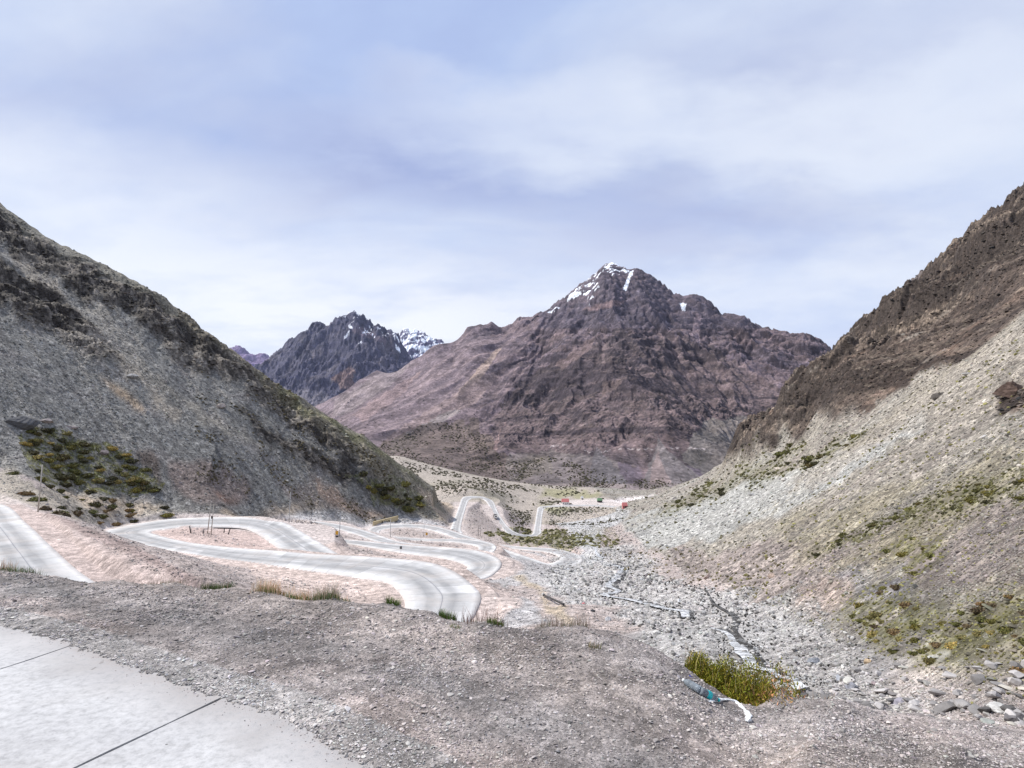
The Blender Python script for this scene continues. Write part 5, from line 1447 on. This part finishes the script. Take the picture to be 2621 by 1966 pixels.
pr = empty('drain_pipe', p0); tag(pr, 'thin dark drain pipe running down the bank left of the stream', 'pipe')
d_ = p1 - p0
tubeobj('pipe', (0, 0, .25), d_ + np.array([0, 0, .25]), .12, .12, M_dark, pr)
tubeobj('flange', (0, 0, .25), d_ * .03 + np.array([0, 0, .25]), .18, .18, M_dark, pr)
crumple('plastic_scrap', 1494, 1546, float(base_on(1494, 1546)[1]), .22, .2, .14, flatmat('red_plastic', (.55, .12, .13), .5), 'small red scrap on the stones left of the stream', 'litter', 5)

# --- houses and vehicles on the valley floor
M_red = flatmat('red_roof', (.50, .16, .15), .6); M_grn = flatmat('green_roof', (.15, .27, .14), .6); M_hw = flatmat('white_wall', (.78, .76, .74), .7); M_glass = flatmat('dark_glass', (.03, .035, .04), .2)
def house(u, v, wpx, hpx, roofm, wallm, label, cat, name, depth=.8, porch=False):
    p = base_on(u, v, 560); k_ = p[1] / F; w_ = wpx * k_; hw_ = hpx * k_ * .48; hr_ = hpx * k_ * .62; d = w_ * depth
    root = empty(name, p, RNG.uniform(-.15, .15)); tag(root, label, cat)
    wl_ = boxobj('wall', (0, 0, hw_ / 2 - .3), (w_, d, hw_ + .6), wallm, root)
    e = .5
    v_ = [(-w_ / 2 - e, -d / 2 - e, hw_), (w_ / 2 + e, -d / 2 - e, hw_), (w_ / 2 + e, d / 2 + e, hw_), (-w_ / 2 - e, d / 2 + e, hw_), (-w_ / 2 - e * .3, 0, hw_ + hr_), (w_ / 2 + e * .3, 0, hw_ + hr_)]
    v_ = np.array(v_); v_[:, 2] += .02
    link('roof', npmesh('roof', v_, [(0, 1, 5, 4), (2, 3, 4, 5), (3, 2, 1, 0)], None, [(1, 2, 5), (3, 0, 4)], smooth=False), roofm, root)
    boxobj('door', (w_ * .05, -d / 2 - .03, 1.0), (1.0, .08, 2.0), M_glass, root)
    for dx in (-.32, .3):
        boxobj('window', (w_ * dx, -d / 2 - .03, hw_ * .55), (1.3, .08, 1.0), M_glass, root)
    return root
house(1447, 1291, 17, 13, M_red, M_hw, 'white house with a red roof on the valley floor, left of the green hut', 'house', 'house')
house(1599, 1304, 11, 13, M_red, flatmat('red_wall', (.60, .20, .2), .7), 'small all-red house at the foot of the right scree', 'house', 'house', 1.0)
house(1535, 1286, 11, 10, M_grn, M_dark, 'dark hut with a green roof on the valley floor', 'hut', 'hut')
house(1490, 1279, 5, 8, M_hw, M_hw, 'tiny white cabin behind the red-roofed house', 'cabin', 'cabin')
tp = base_on(1268, 1328, 300); nx_ = base_on(1274, 1342, 300)
tk = empty('truck', tp + np.array([0, 0, .12]), math.atan2((nx_ - tp)[1], (nx_ - tp)[0])); tag(tk, 'dark truck with a white cab coming down the far hairpin road', 'truck')
boxobj('cargo_box', (-1.6, 0, 2.1), (6.2, 2.4, 2.5), M_dark, tk, 0, .06); boxobj('cab', (2.9, 0, 1.75), (2.0, 2.3, 2.2), M_hw, tk, 0, .15); boxobj('windscreen', (3.91, 0, 2.2), (.05, 1.9, .8), M_glass, tk); boxobj('chassis', (-.4, 0, .75), (8, .9, .2), M_dark, tk)
for x in (-3.6, -2.4, 2.9):
    for y in (-1.0, 1.0): tubeobj('wheel', (x, y - .15, .5), (x, y + .15, .5), .5, .5, M_dark, tk)

# wet and dry stones standing in the trickle
nearw = np.exp(-(np.maximum(sdist, -.5) / np.clip(YG * .012, .25, 1.4)) ** 2) * (YG > 15) * (YG < 230)
def rawstones(name, weight, n, px, rgb, jit, rmax):
    i = sample(weight, n); P = Pall[i].copy(); P[:, :2] += RNG.normal(0, .0025, (len(i), 2)) * P[:, 1:2]; P[:, 2] = ground_z(P[:, 0], P[:, 1]) + .07
    r = np.minimum(RNG.uniform(*px, len(i)) * P[:, 1] / F / 2, rmax)
    scatter(name, P, r, np.array(rgb) * RNG.uniform(1 - jit, 1 + jit, (len(i), 1)), SH1, M_stone, .2)
rawstones('wet_stones', nearw * (sdist > -.3), 800, (2.5, 7.5), (.035, .034, .032), .5, .5)
rawstones('streambed_stones', nearw * (sdist > -.1), 420, (3, 12), (.42, .415, .40), .35, .5)
rawstones('streambed_stones', bed_s * (YG > 14) * (YG < 230), 330, (6, 20), (.40, .385, .36), .4, .9)
rawstones('wet_stones', bed_s * (YG > 14) * (YG < 230), 300, (3, 10), (.06, .055, .05), .5, .6)

# ------------------------------------------------------------------ the air between here and the far range
hv_ = [(x, y, z) for x in (-9500, 6500) for y in (-60, 16500) for z in (-900, 2900)]
hz_ = npmesh('haze', hv_, [(0, 1, 3, 2), (4, 6, 7, 5), (0, 4, 5, 1), (2, 3, 7, 6), (0, 2, 6, 4), (1, 5, 7, 3)], smooth=False)
hm = bpy.data.materials.new('haze'); hm.use_nodes = True; hn = hm.node_tree
hn.nodes.remove(hn.nodes['Principled BSDF'])
pv = hn.nodes.new('ShaderNodeVolumePrincipled'); pv.inputs['Color'].default_value = (.62, .70, 1, 1); pv.inputs['Density'].default_value = 0.9e-5; pv.inputs['Anisotropy'].default_value = .1
hn.links.new(pv.outputs[0], hn.nodes['Material Output'].inputs['Volume'])
tag(link('haze', hz_, hm), kind='stuff')


# ------------------------------------------------------------------ light and sky
EL = math.radians(50); AZ = math.atan2(-.85, .30)   # sun to the left, a little ahead
sd = Vector((math.sin(AZ) * math.cos(EL), math.cos(AZ) * math.cos(EL), math.sin(EL)))
sun = bpy.data.lights.new('sun', 'SUN'); sun.energy = 5.0; sun.angle = math.radians(.6); sun.color = (1, .965, .91)
so = bpy.data.objects.new('sun', sun); col.objects.link(so)
so.rotation_euler = sd.to_track_quat('Z', 'Y').to_euler(); so.location = (0, 0, 300)

w = bpy.data.worlds.new('World'); sc.world = w; w.use_nodes = True
nt = w.node_tree; bg = nt.nodes['Background']
sky = nt.nodes.new('ShaderNodeTexSky'); sky.sky_type = 'NISHITA'; sky.sun_disc = False
sky.sun_elevation = EL; sky.sun_rotation = AZ; sky.altitude = 2800; sky.air_density = 1.0; sky.dust_density = 1.2
tc = nt.nodes.new('ShaderNodeTexCoord')
sx = nt.nodes.new('ShaderNodeSeparateXYZ'); nt.links.new(tc.outputs['Generated'], sx.inputs[0])
zz = math_(nt, 'ADD', math_(nt, 'MAXIMUM', sx.outputs[2], 0.0), .22)
cx_ = nt.nodes.new('ShaderNodeCombineXYZ')
nt.links.new(math_(nt, 'DIVIDE', sx.outputs[0], zz), cx_.inputs[0]); nt.links.new(math_(nt, 'DIVIDE', sx.outputs[1], zz), cx_.inputs[1])
mpn = nt.nodes.new('ShaderNodeMapping'); mpn.inputs['Rotation'].default_value = (0, 0, .25); mpn.inputs['Scale'].default_value = (.8, 1.25, 1); mpn.inputs['Location'].default_value = (1.3, 2.2, 0)
nt.links.new(cx_.outputs[0], mpn.inputs['Vector'])
c1 = N(nt, 'ShaderNodeTexNoise', i_Scale=.9, i_Detail=8.0, i_Roughness=.55, i_Distortion=.5); nt.links.new(mpn.outputs[0], c1.inputs['Vector'])
c2 = N(nt, 'ShaderNodeTexNoise', i_Scale=2.4, i_Detail=7.0, i_Roughness=.55); nt.links.new(mpn.outputs[0], c2.inputs['Vector'])
dv_ = N(nt, 'ShaderNodeVectorMath', operation='MULTIPLY_ADD'); nt.links.new(c2.outputs['Color'], dv_.inputs[0]); dv_.inputs[1].default_value = (1.1, .9, 0); nt.links.new(cx_.outputs[0], dv_.inputs[2])
def cloud(u, v, sx_, sy_, rot=0.0):        # a soft bank of cloud hanging at a fixed place in the sky
    r_ = Vector((float(sof(u, v)), 1, float(rat(v)))).normalized(); q = max(r_.z, 0) + .22
    m_ = N(nt, 'ShaderNodeMapping'); m_.vector_type = 'TEXTURE'; m_.inputs['Location'].default_value = (r_.x / q + .55, r_.y / q + .45, 0); m_.inputs['Scale'].default_value = (sx_, sy_, 1); m_.inputs['Rotation'].default_value = (0, 0, rot)
    nt.links.new(dv_.outputs[0], m_.inputs[0])
    l_ = N(nt, 'ShaderNodeVectorMath', operation='LENGTH'); nt.links.new(m_.outputs[0], l_.inputs[0])
    return ramp(nt, l_.outputs['Value'], [(.0, (1,) * 3), (1.0, (0,) * 3)])
veil = ramp(nt, c1.outputs[0], [(.30, (4.1, 5.1, 8.3)), (.46, (5.1, 6.3, 9.2)), (.58, (6.9, 7.8, 9.7)), (.72, (8.6, 9.2, 10.3))])
for u_, v_, a_, b__, f__ in [(960, 440, .75, .28, .75), (1750, 560, .85, .35, .7), (1980, 160, .6, .25, .5), (150, 230, .5, .3, .45)]:
    veil = mix(nt, veil, (3.7, 4.35, 7.2), math_(nt, 'MULTIPLY', cloud(u_, v_, a_, b__), f__))
for u_, v_, a_, b__, f__ in [(1650, 330, .9, .2, .7), (330, 480, .6, .2, .45), (2350, 330, .5, .25, .5)]:
    veil = mix(nt, veil, (8.6, 9.2, 10.4), math_(nt, 'MULTIPLY', cloud(u_, v_, a_, b__), f__))
hz = ramp(nt, sx.outputs[2], [(.06, (1,) * 3), (.24, (.88,) * 3), (.46, (.0,) * 3)])
hz = math_(nt, 'MULTIPLY', hz, ramp(nt, c2.outputs[0], [(.3, (.5,) * 3), (.55, (1,) * 3)]))
hz = math_(nt, 'MULTIPLY', hz, ramp(nt, math_(nt, 'ADD', sx.outputs[0], .5), [(.35, (1,) * 3), (1.0, (.45,) * 3)]))
cl = mix(nt, veil, (10.8, 11.0, 11.2), hz)
fin = mix(nt, sky.outputs[0], cl, .92)
nt.links.new(fin, bg.inputs['Color']); bg.inputs['Strength'].default_value = .1

sc.render.engine = 'CYCLES'
sc.view_settings.view_transform = 'Standard'
sc.view_settings.look = 'None'
sc.view_settings.exposure = 0
sc.view_settings.gamma = 1
